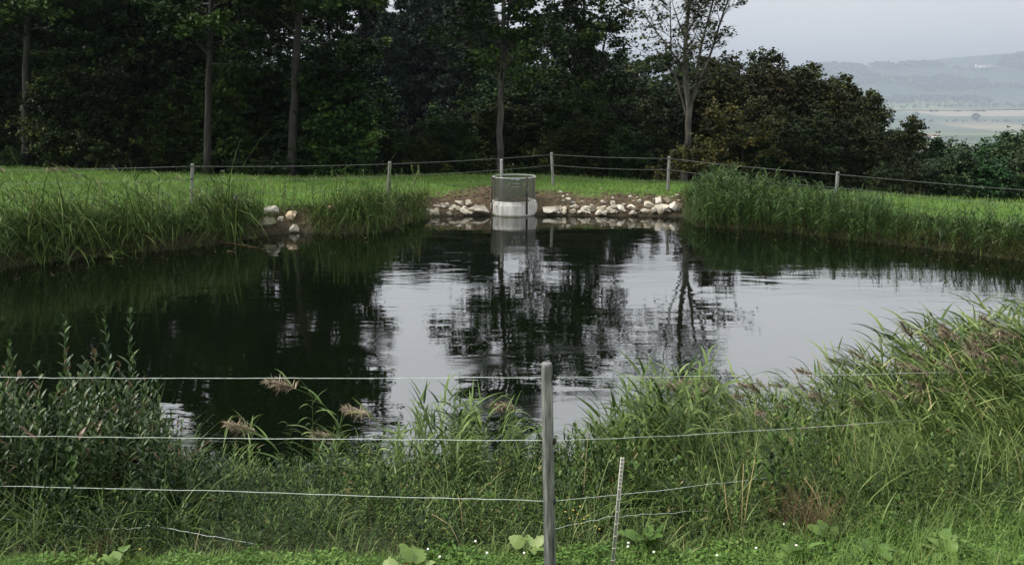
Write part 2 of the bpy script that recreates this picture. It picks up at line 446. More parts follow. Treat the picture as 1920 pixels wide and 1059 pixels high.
ca = me.attributes.new('cover', 'FLOAT_COLOR', 'POINT')
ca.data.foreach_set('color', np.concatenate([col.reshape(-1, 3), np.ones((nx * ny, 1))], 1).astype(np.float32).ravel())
m, t, b = newmat('ground')
a = t.nodes.new('ShaderNodeAttribute'); a.attribute_name = 'cover'
tcn = t.nodes.new('ShaderNodeTexCoord')
n1 = t.nodes.new('ShaderNodeTexNoise'); n1.inputs['Scale'].default_value = 7; n1.inputs['Detail'].default_value = 9; n1.inputs['Roughness'].default_value = .7
t.links.new(tcn.outputs['Object'], n1.inputs['Vector'])
rr = ramp_node(t, [(.28, (.55, .55, .55)), (.5, (1, 1, 1)), (.72, (1.5, 1.42, 1.3))]); t.links.new(n1.outputs['Fac'], rr.inputs['Fac'])
mxn = t.nodes.new('ShaderNodeMix'); mxn.data_type = 'RGBA'; mxn.blend_type = 'MULTIPLY'; mxn.inputs[0].default_value = 1
t.links.new(a.outputs['Color'], mxn.inputs[6]); t.links.new(rr.outputs['Color'], mxn.inputs[7])
t.links.new(mxn.outputs[2], b.inputs['Base Color'])
n2 = t.nodes.new('ShaderNodeTexNoise'); n2.inputs['Scale'].default_value = 22; n2.inputs['Detail'].default_value = 8
t.links.new(tcn.outputs['Object'], n2.inputs['Vector'])
bp = t.nodes.new('ShaderNodeBump'); bp.inputs['Strength'].default_value = .8; bp.inputs['Distance'].default_value = .05
t.links.new(n2.outputs['Fac'], bp.inputs['Height']); t.links.new(bp.outputs[0], b.inputs['Normal'])
b.inputs['Roughness'].default_value = .95; b.inputs['Specular IOR Level'].default_value = .15
me.materials.append(m)
tag(link('ground', me), 'grassy banks and lawn around the pond running to far hills', 'ground', kind='structure')

# ------------------------------------------------------------------ water
m, t, b = newmat('water')
b.inputs['Base Color'].default_value = (.0020, .0036, .0014, 1)
b.inputs['IOR'].default_value = 2.15
b.inputs['Specular IOR Level'].default_value = .5
tcn = t.nodes.new('ShaderNodeTexCoord')
def mapped(scale, rot=0):
    mp = t.nodes.new('ShaderNodeMapping'); mp.inputs['Scale'].default_value = scale; mp.inputs['Rotation'].default_value = (0, 0, rot)
    t.links.new(tcn.outputs['Object'], mp.inputs[0]); return mp.outputs[0]
def noise(vec, scale, detail=2, dist=0):
    n = t.nodes.new('ShaderNodeTexNoise'); n.inputs['Scale'].default_value = scale; n.inputs['Detail'].default_value = detail
    n.inputs['Distortion'].default_value = dist; t.links.new(vec, n.inputs['Vector']); return n.outputs['Fac']
def math2(op, a_, b_):
    n = t.nodes.new('ShaderNodeMath'); n.operation = op
    for i, v in enumerate((a_, b_)):
        if hasattr(v, 'links'): t.links.new(v, n.inputs[i])
        else: n.inputs[i].default_value = v
    return n.outputs[0]
def mrange(v, a0, a1, b0, b1):
    n = t.nodes.new('ShaderNodeMapRange'); n.clamp = True
    n.inputs[1].default_value, n.inputs[2].default_value, n.inputs[3].default_value, n.inputs[4].default_value = a0, a1, b0, b1
    t.links.new(v, n.inputs[0]); return n.outputs[0]
swell = noise(mapped((.35, 1.0, 1), .1), 1.6, 2, .4)
rip = noise(mapped((.45, 1.6, 1), -.15), 3.4, 3, .8)
fine = noise(mapped((.7, 1.6, 1), .3), 11, 2, .3)
patch = mrange(noise(mapped((.5, .8, 1)), .33, 2, .6), .42, .62, .25, 1.0)
hsum = math2('ADD', math2('MULTIPLY', swell, .036), math2('MULTIPLY', math2('ADD', math2('MULTIPLY', rip, .016), math2('MULTIPLY', fine, .0014)), patch))
bp = t.nodes.new('ShaderNodeBump'); bp.inputs['Strength'].default_value = .15; bp.inputs['Distance'].default_value = 1.0
t.links.new(hsum, bp.inputs['Height']); t.links.new(bp.outputs[0], b.inputs['Normal'])
film = mrange(noise(mapped((.5, 1.1, 1), .2), .55, 3, 1.2), .54, .66, .015, .085)
t.links.new(film, b.inputs['Roughness'])
PN = np.roll(POND, -1, 0) - np.roll(POND, 1, 0)
area = .5 * np.sum(POND[:, 0] * np.roll(POND[:, 1], -1) - POND[:, 1] * np.roll(POND[:, 0], -1))
nm = np.stack([PN[:, 1], -PN[:, 0]], -1) * (1 if area > 0 else -1)
PW = POND + .22 * nrm(nm)
bm = bmesh.new()
f = bm.faces.new([bm.verts.new((x, y, 0)) for x, y in PW])
bmesh.ops.triangulate(bm, faces=[f])
if bm.faces[:][0].normal.z < 0: bmesh.ops.reverse_faces(bm, faces=bm.faces[:])
me = bpy.data.meshes.new('water'); bm.to_mesh(me); bm.free(); me.materials.append(m)
tag(link('pond_water', me), 'dark still pond water mirroring sky and trees', 'pond water', kind='structure')

# ------------------------------------------------------------------ trees
def diamonds(rng, c, axis_d, nrmv, ln, wd):
    a = nrm(axis_d); s = nrm(np.cross(a, nrmv))
    n = len(c)
    v = np.stack([c - a * ln[:, None] * .5, c + s * wd[:, None] * .5 - a * ln[:, None] * .08, c + a * ln[:, None] * .5, c - s * wd[:, None] * .5 - a * ln[:, None] * .08], 1).reshape(-1, 3)
    q = np.arange(n * 4).reshape(n, 4)
    return v, q

def path(rng, p, d, Ln, n, up=0., wobv=.12):
    P = [np.array(p, float)]; d = np.array(d, float)
    for i in range(n):
        d = d + wobv * rng.normal(size=3) + np.array([0, 0, up / n]); d /= np.linalg.norm(d)
        P.append(P[-1] + d * Ln / n)
    return np.array(P)

def gen_tree(seed, H=15, r=.22, clear=3., spread=3.5, n1=34, n2=7, n3=4, leaves=34000, lsize=.2, elev=(.0, .7), droop=-.2,
             forks=0, forkh=.4, lean=(0, 0), shape='dome', twig_tubes=False, leaf_from=0.0, sparse_top=0.0, needle=False, flat=.75, trunk_pts=None, fork_list=()):
    rng = np.random.default_rng(seed)
    W = MB(); tw0, tw1, twc = [], [], []
    stems = []
    if trunk_pts is not None:
        tp = np.array(trunk_pts, float)
        ti = np.linspace(0, 1, 14); tt = np.linspace(0, 1, len(tp))
        P = np.stack([np.interp(ti, tt, tp[:, i]) for i in range(3)], -1); P[1:-1] += rng.normal(size=(12, 3)) * [.03, .03, 0]
        H = P[-1, 2]
    else:
        n = 12; zz = np.linspace(0, H, n + 1)
        wb_ = np.cumsum(rng.normal(size=(n + 1, 2)) * .05 * H / 12, 0); wb_[0] = 0
        P = np.concatenate([wb_ + np.linspace(0, 1, n + 1)[:, None] * np.array(lean), zz[:, None]], 1)
    kf = max(2, int(len(P) * forkh)) if forks else len(P) - 1
    rad = r * (1 - .9 * (P[:, 2] / H) ** 1.1) + .01
    flare = 1 + .45 * np.exp(-P[:, 2] / .35)
    stems.append((P, rad))
    W.add(*tube(P, rad * flare, 9))
    for (bi, d, L_, r0) in fork_list:
        Q_ = path(rng, P[bi], d, L_, 10, up=.25, wobv=.05); rr_ = np.linspace(r0, .012, len(Q_)); stems.append((Q_, rr_)); W.add(*tube(Q_, rr_, 7))
    for i in range(forks):
        az = rng.uniform(0, 6.28); b0 = P[kf - (i % 2)]; L_ = (H - b0[2]) * rng.uniform(.8, 1.0)
        d = np.array([math.cos(az) * .33, math.sin(az) * .33, 1.])
        Q_ = path(rng, b0, d, L_, 9, up=.3, wobv=.06)
        rr_ = np.linspace(rad[kf] * .7, .015, len(Q_)); stems.append((Q_, rr_)); W.add(*tube(Q_, rr_, 7))
    for si, (P, rad) in enumerate(stems):
        zs = P[:, 2]; cum = np.concatenate([[0], np.cumsum(np.linalg.norm(np.diff(P, axis=0), axis=1))]); Lt = cum[-1]
        cnt = n1 if si == 0 else int(n1 * .7)
        for i in range(cnt):
            u = (i + rng.uniform(0, 1)) / cnt
            z0 = max(clear, zs[0]); z = z0 + (zs[-1] - z0) * u ** .95
            p = np.array([np.interp(z, zs, P[:, j]) for j in range(3)])
            rl = np.interp(z, zs, rad)
            hf = (z - clear) / max(H - clear, .1)
            if shape == 'cone': Lb = spread * (1 - hf) ** .85 * rng.uniform(.75, 1.1) + .25
            elif shape == 'dome': Lb = spread * (math.sqrt(max(1 - (hf * 1.0) ** 2, .02)) * .85 + .15) * rng.uniform(.55, 1.15)
            else: Lb = spread * (.45 + .55 * math.sin(math.pi * min(1, hf * .8 + .2))) * rng.uniform(.6, 1.2)
            if si: Lb *= .7
            az = i * 2.39996 + rng.normal() * .4
            el = rng.uniform(*elev) + hf * .6 * (shape != 'cone')
            d = np.array([math.cos(az) * math.cos(el), math.sin(az) * math.cos(el), math.sin(el)])
            B1 = path(rng, p, d, Lb, 6, up=droop + .3 * rng.normal() * .3, wobv=.10)
            rb = np.linspace(min(rl * .5, .012 + .018 * Lb), .008, 7); W.add(*tube(B1, rb, 5, False))
            ctint = rng.uniform(0, 1)
            m2 = max(2, int(n2 * (.5 + .5 * Lb / spread)))
            for j in range(m2):
                v = rng.uniform(.22, 1.0); q = np.array([np.interp(v * 6, range(7), B1[:, c]) for c in range(3)])
                dd = nrm(B1[min(6, int(v * 6) + 1)] - B1[min(5, int(v * 6))])
                sd = nrm(np.cross(dd, [0, 0, 1.])) * (1 if j % 2 else -1)
                d2 = dd * .6 + sd * rng.uniform(.5, 1.) + np.array([0, 0, rng.uniform(-.25, .35)]) + rng.normal(size=3) * .15
                L2 = Lb * rng.uniform(.25, .48) * (1.15 - .6 * v) + .18
                B2 = path(rng, q, nrm(d2), L2, 3, up=-.15 if not needle else -.3, wobv=.12)
                W.add(*tube(B2, np.linspace(.009, .004, 4), 3, False))
                for k_ in range(n3):
                    v2 = rng.uniform(.2, 1); q2 = B2[0] + (B2[-1] - B2[0]) * v2
                    d3 = nrm(B2[-1] - B2[0]) + rng.normal(size=3) * np.array([.7, .7, .35])
                    L3 = rng.uniform(.35, .8) * min(1, .35 + L2 * .6); e3 = q2 + nrm(d3) * L3
                    if twig_tubes:
                        mid = (q2 + e3) / 2 + rng.normal(size=3) * .04
                        W.add(*tube(np.array([q2, mid, e3]), [.005, .004, .0025], 3, False))
                    if hf >= leaf_from and rng.uniform() > sparse_top * hf:
                        tw0.append(q2); tw1.append(e3); twc.append(ctint)
    tw0, tw1, twc = np.array(tw0), np.array(tw1), np.array(twc)
    k_ = rng.integers(0, len(tw0), leaves)
    s_ = rng.uniform(0, 1.05, leaves)[:, None]
    c = tw0[k_] + (tw1[k_] - tw0[k_]) * s_ + rng.normal(size=(leaves, 3)) * np.array([.10, .10, .06]) * (lsize / .2)
    dirn = nrm(tw1[k_] - tw0[k_])
    if needle:
        ax = dirn + rng.normal(size=(leaves, 3)) * .55; nn = np.array([0, 0, 1.]) + rng.normal(size=(leaves, 3)) * .6
        ln = lsize * rng.uniform(.7, 1.4, leaves) * 1.3; wd = ln * .28
    else:
        ax = dirn * .5 + rng.normal(size=(leaves, 3)) * np.array([.8, .8, .4]) - np.array([0, 0, .25])
        nn = np.array([0, 0, flat]) + rng.normal(size=(leaves, 3)) * .55
        ln = lsize * rng.uniform(.6, 1.3, leaves); wd = ln * rng.uniform(.5, .75, leaves)
    V, Q = diamonds(rng, c, ax, nn, ln, wd)
    tint = np.clip(.72 * twc[k_] ** 1.3 + .26 * rng.uniform(0, 1, leaves) + .08 * rng.normal(size=leaves), 0, 1) * .95
    C = MB(); C.add(V, Q, None, np.repeat(tint, 4))
    return W, C

PROTO = {}
def proto(key, leafm, barkm='bark', **kw):
    W, C = gen_tree(**kw)
    PROTO[key] = (W.data(key + '_trunk', M[barkm], True), C.data(key + '_crown', M[leafm]))

def tree(key, label, x, y, z=None, group=None, name='deciduous_tree', cat='tree', rot=0., scale=1., color=None):
    if z is None: z = gz(x, y) - .05
    o = thing(name, label, cat, (x, y, z), (0, 0, rot), group, scale)
    tr, cr = PROTO[key]
    a_ = link('trunk', tr, o); b_ = link('crown', cr, o)
    if color: b_.color = (*color, 1)
    return o

proto('beech', 'leaf_dark', seed=1, H=17, r=.24, clear=2.6, spread=4.3, n1=46, n2=8, n3=5, leaves=46000, lsize=.21)
proto('beech2', 'leaf_dark', seed=2, H=16, r=.22, clear=3.4, spread=4.0, n1=44, n2=8, n3=5, leaves=42000, lsize=.21, forks=1, forkh=.5)
proto('tall', 'leaf_dark', seed=3, H=18, r=.22, clear=5.2, spread=3.6, n1=40, n2=8, n3=5, leaves=36000, lsize=.21, lean=(.9, 0))
proto('high', 'leaf_dark', seed=34, H=18, r=.15, clear=9.0, spread=3.5, n1=34, n2=8, n3=5, leaves=32000, lsize=.21)
proto('thin', 'leaf_dark', seed=33, H=15, r=.13, clear=3.4, spread=3.4, n1=30, n2=7, n3=4, leaves=11000, lsize=.2, twig_tubes=True)
proto('shrub', 'leaf_dark', seed=4, H=5.2, r=.08, clear=.3, spread=2.5, n1=34, n2=7, n3=5, leaves=30000, lsize=.17, elev=(.1, .9), forks=3, forkh=.12)
proto('shrub2', 'leaf_dark', seed=5, H=4.2, r=.07, clear=.2, spread=2.3, n1=30, n2=7, n3=5, leaves=26000, lsize=.16, elev=(.1, .8), forks=3, forkh=.12)
proto('spruce', 'needle', seed=6, H=16, r=.2, clear=.8, spread=3.3, n1=90, n2=9, n3=4, leaves=46000, lsize=.26, elev=(-.25, .1), droop=-.15, shape='cone', needle=True)
proto('brown', 'leaf_brown', seed=7, H=7.5, r=.12, clear=.6, spread=3.0, n1=36, n2=8, n3=5, leaves=36000, lsize=.17, forks=2, forkh=.25, elev=(.1, .7))
proto('brown2', 'leaf_brown', seed=8, H=6.5, r=.11, clear=.5, spread=2.7, n1=34, n2=8, n3=5, leaves=30000, lsize=.17, forks=2, forkh=.25, elev=(.1, .8))
proto('brownthin', 'leaf_brown', seed=9, H=6.5, r=.09, clear=1.2, spread=1.9, n1=26, n2=6, n3=4, leaves=9000, lsize=.17, elev=(.3, .9), twig_tubes=True)
proto('yellow', 'leaf_yellow', seed=10, H=4.6, r=.05, clear=.5, spread=2.3, n1=22, n2=8, n3=4, leaves=9000, lsize=.15, elev=(-.05, .25), droop=-.25, flat=1.6)
proto('yellowlow', 'leaf_yellow', seed=11, H=1.3, r=.03, clear=.15, spread=1.5, n1=14, n2=7, n3=4, leaves=4000, lsize=.13, elev=(-.05, .25), droop=-.1, flat=1.6)
proto('bush', 'leaf_bush', seed=12, H=4.6, r=.09, clear=.3, spread=2.5, n1=34, n2=8, n3=5, leaves=26000, lsize=.2, elev=(.1, .9), forks=3, forkh=.12)
# the trees one can tell apart
T4 = [(0, 0, 0), (-.04, 0, 1.5), (.02, 0, 3.2), (.1, .05, 5.0), (.15, .1, 7.5), (.1, 0, 10), (.2, 0, 12.5)]
proto('forked', 'leaf_dark', 'bark_pale', seed=21, r=.14, clear=3.6, spread=2.6, n1=36, n2=8, n3=5, leaves=17000, lsize=.2, forks=1, forkh=.36, trunk_pts=T4)
T5 = [(0, 0, 0), (.05, 0, 1.2), (.14, 0, 2.3), (.06, 0, 3.2), (-.02, .1, 5.0), (.1, 0, 7.0), (.15, 0, 9.0), (.2, 0, 10.4)]
proto('bare', 'leaf_brown', 'bark_pale', seed=22, r=.12, clear=3.6, spread=2.6, n1=20, n2=8, n3=6, leaves=4600, lsize=.14, fork_list=[(4, (.16, .05, 1), 7.0, .065), (5, (.34, -.05, 1), 6.2, .058), (4, (-.18, .1, 1), 5.5, .045)], trunk_pts=T5, twig_tubes=True, elev=(.3, 1.0), droop=.15, sparse_top=.8)
T6 = [(0, 0, 0), (.1, 0, 2), (.25, 0, 4), (.2, 0, 6.5), (.4, 0, 9), (.4, 0, 11.0)]
proto('leaning', 'leaf_dark', seed=23, r=.16, clear=3.4, spread=3.1, n1=30, n2=8, n3=5, leaves=16000, lsize=.2, forks=3, forkh=.4, trunk_pts=T6, elev=(.2, .8), twig_tubes=True)
lt = [(0, 0, 0), (.25, 0, 3), (.45, 0, 6), (.7, 0, 9), (.9, 0, 13), (1., 0, 17)]
proto('slim', 'leaf_dark', 'bark', seed=24, r=.165, clear=5.0, spread=3.6, n1=40, n2=8, n3=5, leaves=34000, lsize=.21, trunk_pts=lt)

def xy(px, D): return (px - 960) / F * D * 1.0
def place(key, label, px, D, **kw): return tree(key, label, xy(px, D), D, **kw)
place('slim', 'tall dark tree with a bare leaning trunk, leftmost of the wood edge', 42, 35.2, rot=.1)
place('slim', 'slim dark tree whose trunk stands behind the leftmost far fence post', 383, 31.3, rot=-.15, scale=.85)
place('slim', 'tree with a straight thick bare trunk at the lawn edge, left of the sky gaps', 541, 30.6, rot=.25)
place('forked', 'tree with pale trunk forking in two, rising behind the mesh-topped concrete shaft', 938, 32.4)
place('leaning', 'broad tree with dark limbs slanting up right, between forked and half-bare trees', 1078, 37.5)
place('bare', 'half-bare tree with pale trunk dividing into several upright stems and fine twigs', 1284, 28.7)
rng = np.random.default_rng(5)
G_ = 'dark trees crowding the wood on the left'
for px, D, key, s in [(-260, 38, 'beech', 1), (-90, 40, 'beech2', 1.05), (110, 41, 'beech', .95), (215, 37.5, 'beech2', .9), (300, 42, 'tall', 1), (450, 40, 'thin', 1.0), (610, 40, 'thin', 1.0), (-30, 47, 'tall', 1.1), (170, 48, 'beech', 1.05), (350, 47, 'beech2', 1.05), (-200, 50, 'beech', 1.1), (60, 55, 'beech2', 1.2), (270, 56, 'beech', 1.2), (500, 62, 'beech', .8), (420, 58, 'beech2', 1.1), (638, 46, 'thin', .85), (462, 42, 'high', 1.0), (520, 41, 'high', .98), (575, 43, 'high', 1.0), (612, 41, 'high', .9)]:
    place(key, 'dark leafy tree deep in the wood on the left', px, D, rot=rng.uniform(0, 6.3), scale=s, group=G_, color=tuple(rng.uniform(.55, 1.35) * rng.uniform(.85, 1.15, 3)))
G_ = 'dark spruces behind the shaft'
for px, D, s in [(690, 68, 1.05), (722, 74, 1.12), (757, 77, 1.16), (790, 74, 1.13), (818, 79, 1.18), (850, 76, 1.15), (880, 72, 1.12), (770, 86, 1.27), (835, 86, 1.27), (705, 84, 1.22), (735, 66, .9), (800, 66, .92), (865, 64, .9), (905, 66, 1.0)]:
    tree('spruce', 'dark bluish spruce far back in the wood behind the shaft', xy(px, D), D, rot=rng.uniform(0, 6.3), scale=s, group=G_, name='spruce_tree', color=tuple(rng.uniform(.8, 1.2, 3)))
G_ = 'dark trees behind the half-bare tree'
for px, D, key, s in [(905, 62, 'beech2', .62), (945, 70, 'beech', .78), (985, 64, 'beech2', .72), (1025, 72, 'beech', .80), (1062, 66, 'beech', .72), (1098, 74, 'beech2', .78), (1135, 66, 'beech', .64), (1172, 72, 'beech2', .70), (1208, 66, 'beech', .62), (1244, 72, 'beech', .68), (1282, 64, 'beech2', .62), (1320, 68, 'beech', .64), (1040, 56, 'shrub', 1.5), (1110, 55, 'shrub2', 1.7), (1190, 56, 'shrub', 1.4), (1260, 52, 'shrub2', 1.5), (965, 54, 'shrub', 1.5), (1225, 44, 'brown', .62), (1150, 46, 'brown2', .66)]:
    place(key, 'shadowy tree filling the wood between the forked and half-bare trees', px, D, rot=rng.uniform(0, 6.3), scale=s, group=G_, color=tuple(rng.uniform(.8, 1.2, 3)))
G_ = 'shrubs in the understorey along the lawn edge'
for i, px in enumerate(np.arange(-260, 1240, 62)):
    for row, dd in enumerate((2.6, 5.6)):
        p_ = px + rng.uniform(-25, 25) + row * 30
        D = float(edge_y(xy(p_, 31))) + dd + rng.uniform(-.5, .9)
        dq = min(abs(p_ - q) for q in (42, 383, 541, 938, 1284))
        if row == 0 and dq < 62: D = float(edge_y(xy(p_, 31))) + 1.3
        if p_ > 1200: continue
        place(('shrub', 'shrub2')[(i + row) % 2], 'dark shrub in the shadowy understorey along the lawn edge', p_, D, rot=rng.uniform(0, 6.3), scale=rng.uniform(.75, 1.1) * ((.85 if dq >= 62 else .2) if row == 0 else 1.25) * (1 if p_ < 690 else .58), group=G_, name='woodland_shrub', cat='shrub', color=tuple(rng.uniform(.45, 1.25) * rng.uniform(.85, 1.15, 3)))
for px, D, s, lab in [(1500, 38, 1.0, 'airy thin-crowned tree poking above the thicket nearest the half-bare tree'), (1556, 37, .92, 'airy thin-crowned tree in the middle of the thicket skyline'), (1602, 36.5, .86, 'airy thin-crowned tree on the falling right part of the thicket skyline')]:
    place('brownthin', lab, px, D, scale=s, rot=px)
# brownish thicket on the right
BR = [(1345, 37, 'brown', 1.0), (1400, 40, 'brown', 1.12), (1455, 37, 'brown2', 1.1), (1500, 39, 'brown', .98), (1545, 36, 'brown2', .98), (1590, 38, 'brown2', .95), (1470, 33, 'brown2', .72), (1420, 32, 'shrub2', .8), (1540, 31, 'brown2', .66), (1600, 31.5, 'brown2', .66), (1365, 33.5, 'shrub2', .75), (1318, 36, 'brown2', 1.), (1650, 33, 'brown2', .66), (1690, 36, 'brown2', .66)]
for px, D, key, s in BR:
    place(key, 'brownish green low tree in the thicket right of the half-bare tree', px, D, rot=rng.uniform(0, 6.3), scale=s * .86, group='brownish thicket trees right of the half-bare tree', color=tuple(rng.uniform(.7, 1.1, 3)))
place('brownthin', 'thin airy tree with brown leaves standing up at the right end of the thicket', 1645, 35, scale=.80)
place('brownthin', 'small sparse brownish tree leaning where the thicket meets the green bushes', 1712, 32, scale=.62, rot=2)
place('yellow', 'young beech with yellowing leaves in flat layers, in front of the brown thicket', 1392, 31, scale=.85, rot=1)
place('yellowlow', 'low yellow-brown sapling at the foot of the half-bare tree', 1298, 28.9, scale=1.0, name='beech_sapling', cat='sapling')
for px, D, s in [(1765, 32, .82), (1830, 33, .78), (1890, 31, .86), (1950, 30, .9), (1730, 29, .55), (1800, 27.5, .6), (1870, 27, .55), (1940, 26.5, .62), (2020, 30, 1.0), (1670, 29.5, .52)]:
    place('bush', 'rounded dark green bush behind the wire fence at the right', px, D, rot=rng.uniform(0, 6.3), scale=s * .80, group='dark green bushes behind the fence at the right', name='green_bush', cat='bush', color=tuple(rng.uniform(.7, 1.1, 3)))

# ------------------------------------------------------------------ far country: woods, houses, cable
rng = np.random.default_rng(17)
FW = MB()
def farwood(x, y, s, hz=None):
    x, y, s = x * FS, y * FS, s * FS
    n = len(x); z = ground_z(x, y)
    for k in range(14):
        a1 = nrm(rng.normal(size=(n, 3))) * rng.uniform(.2, 1, (n, 1)) ** .4
        c = np.stack([x + a1[:, 0] * s * .5, y + a1[:, 1] * s * .5, z + s * (.5 + .42 * a1[:, 2])], -1)
        V, Q = diamonds(rng, c, rng.normal(size=(n, 3)), rng.normal(size=(n, 3)), s * rng.uniform(.35, .6, n), s * rng.uniform(.3, .5, n))
        FW.add(V, Q, None, np.repeat(rng.uniform(0, 1, n), 4))
def scatter(n, x0, x1, y0, y1, s0, s1, keep=None):
    x = rng.uniform(x0, x1, n) ; y = rng.uniform(y0, y1, n); s = rng.uniform(s0, s1, n)
    if keep is not None:
        k = keep(x, y); x, y, s = x[k], y[k], s[k]
    farwood(x, y, s)
scatter(900, 1500, 2450, 4600, 4760, 20, 34, lambda x, y: np.sin(x / 95 + 1) + .5 * np.sin(x / 37) > -.75)
scatter(1400, 1300, 2900, 3850, 4550, 16, 30, lambda x, y: np.sin(x / 230 + y / 170) + .5 * np.sin(x / 90 - y / 140) > .1)
scatter(900, 2720, 3600, 4250, 4600, 22, 34)
scatter(500, 1300, 3000, 3480, 3660, 12, 24, lambda x, y: np.sin(x / 150 + 2) > -.3)
scatter(60, 1500, 2300, 3200, 3260, 8, 16)
scatter(120, 1200, 2600, 2450, 2490, 5, 10)
scatter(90, 1500, 2600, 2940, 2960, 6, 11, lambda x, y: np.sin(x / 110) > 0)
scatter(70, 1100, 2200, 2190, 2230, 5, 10, lambda x, y: np.sin(x / 130 + 1) > -.2)
scatter(90, 1500, 3000, 3330, 3350, 6, 14)
tag(FW.build('distant_woodland', leafmat('leaf_far', [(0, (.03, .05, .03)), (1, (.07, .09, .05))])), 'hazy blue woods covering the far hillside and ridge', 'woodland', kind='stuff')
for px, D, s, lab in [(1827, 2560 * FS, 24, 'lone round tree standing in the hazy field below the pink strip'), (1715, 2700 * FS, 20, 'small hazy tree on the upper edge of the pale far field')]:
    x = xy(px, D); FW = MB(); farwood(np.array([x / FS]), np.array([D / FS]), np.array([s])); farwood(np.array([x / FS]), np.array([D / FS]), np.array([s * .9]))
    s *= FS
    V, Q, T3, tt = FW.arrays(); g0 = gz(x, D)
    o = thing('field_tree', lab, 'tree', (x, D, g0))
    C = MB(); C.add(V - [x, D, g0], Q, None, tt); C.build('crown', M['leaf_bush'], o)
    Wd = MB(); Wd.add(*tube([[0, 0, -1], [0, 0, s * .5]], [.9, .5], 6)); Wd.build('trunk', M['bark'], o)

def house(px, D, w_, d_, h_, rh, label, name='farmhouse', cat='house', rotz=0., windows=3):
    x = xy(px, D); o = thing(name, label, cat, (x, D, gz(x, D) - 1), (0, 0, rotz))
    W_ = MB(); W_.add(*box(-w_ / 2, w_ / 2, -d_ / 2, d_ / 2, 0, h_)); W_.build('wall', M['house'], o)
    V = np.array([[-w_ / 2 - .6, -d_ / 2 - .6, h_], [w_ / 2 + .6, -d_ / 2 - .6, h_], [w_ / 2 + .6, d_ / 2 + .6, h_], [-w_ / 2 - .6, d_ / 2 + .6, h_], [-w_ / 2, 0, h_ + rh], [w_ / 2, 0, h_ + rh]])
    Rf = MB(); Rf.add(V, [[0, 1, 5, 4], [2, 3, 4, 5], [3, 2, 1, 0]], [[1, 2, 5], [3, 0, 4]]); Rf.build('roof', M['roof'], o)
    for i in range(windows):
        wn = MB(); cx = (i + .5) / windows * w_ - w_ / 2
        wn.add(*box(cx - .8, cx + .8, -d_ / 2 - .06, -d_ / 2 - .01, h_ * .45, h_ * .75)); wn.build('window', M['black'], o)
    return o
house(1755, 2000, 18, 12, 8, 5, 'left of two small white farmhouses just above the green bushes', rotz=.3)
house(1741, 2030, 12, 9, 6, 4, 'smaller hazy white house beside the farmhouse above the bushes', rotz=-.2)
house(1848, 4560 * FS, 200, 50, 20, 14, 'long pale barn on the skyline at the foot of the wooded hill', name='barn', cat='barn', windows=6)
x = xy(1822, 4600 * FS); o = thing('church_tower', 'thin pointed tower on the far ridge left of the long barn', 'tower', (x, 4600 * FS, gz(x, 4600 * FS) - 1), scale=1.5)
W_ = MB(); W_.add(*box(-5, 5, -5, 5, 0, 34)); W_.build('tower_wall', M['house'], o)
W_ = MB(); W_.add(np.array([[-5.3, -5.3, 34], [5.3, -5.3, 34], [5.3, 5.3, 34], [-5.3, 5.3, 34], [0, 0, 62.]]), [[3, 2, 1, 0]], [[0, 1, 4], [1, 2, 4], [2, 3, 4], [3, 0, 4]]); W_.build('spire', M['roof'], o)
a_ = at_y(1560, 205.5, 190); b_ = at_y(2150, 199, 150)
tt = np.linspace(0, 1, 24)[:, None]; P = a_ + (b_ - a_) * tt; P[:, 2] -= .5 * np.sin(np.pi * tt[:, 0])
W_ = MB(); W_.add(*tube(P, .045, 5)); tag(W_.build('overhead_cable', M['steel_dark']), 'thin dark overhead cable strung across the hazy valley at the right', 'cable')

# ------------------------------------------------------------------ lawn grass (uncountable)
rng = np.random.default_rng(3)
n = 150000
x = rng.uniform(-23, 17, n); y = rng.uniform(17.5, 34.5, n)
s = sdist(x, y); e = y - edge_y(x)
soil_at = ((x > -3.6) & (x < 5.2) & (s < 1.3 + .25 * wob(x, y, .6))) | (np.exp(-((x + .9) / 1.25) ** 2 - ((y - 24.9) / .95) ** 2) > .58 + .1 * wob(x, y, .6)) | ((np.exp(-((x - .75) / .75) ** 2 - ((y - 25.0) / .7) ** 2) > .5) & (rng.uniform(size=n) < .7))
k = (s > .5) & (e < .9) & (~soil_at | (rng.uniform(size=n) < .14 + .5 * ss(1.0, 1.7, s)))
x, y, s, e = x[k], y[k], s[k], e[k]; n = len(x)
z = ground_z(x, y)
h = rng.uniform(.07, .15, n) * (1 + .5 * ss(-.6, .4, e)) * np.where(rng.uniform(size=n) < .02, 1.8, 1)
B_ = MB()
B_.add(*blades(np.stack([x, y, z - .01], -1), rng.uniform(0, 6.28, n), h, rng.uniform(.014, .026, n), rng.uniform(0, .5, n), rng.uniform(0, .9, n), 2, tint=np.clip(.42 + .12 * wob(x, y, 1.1) + .10 * wob(x, y, .28) + rng.normal(size=n) * .2, 0, 1)))
tag(B_.build('lawn_grass', M['grass']), 'short bright green grass of the lawn beyond the pond', 'grass', kind='stuff')

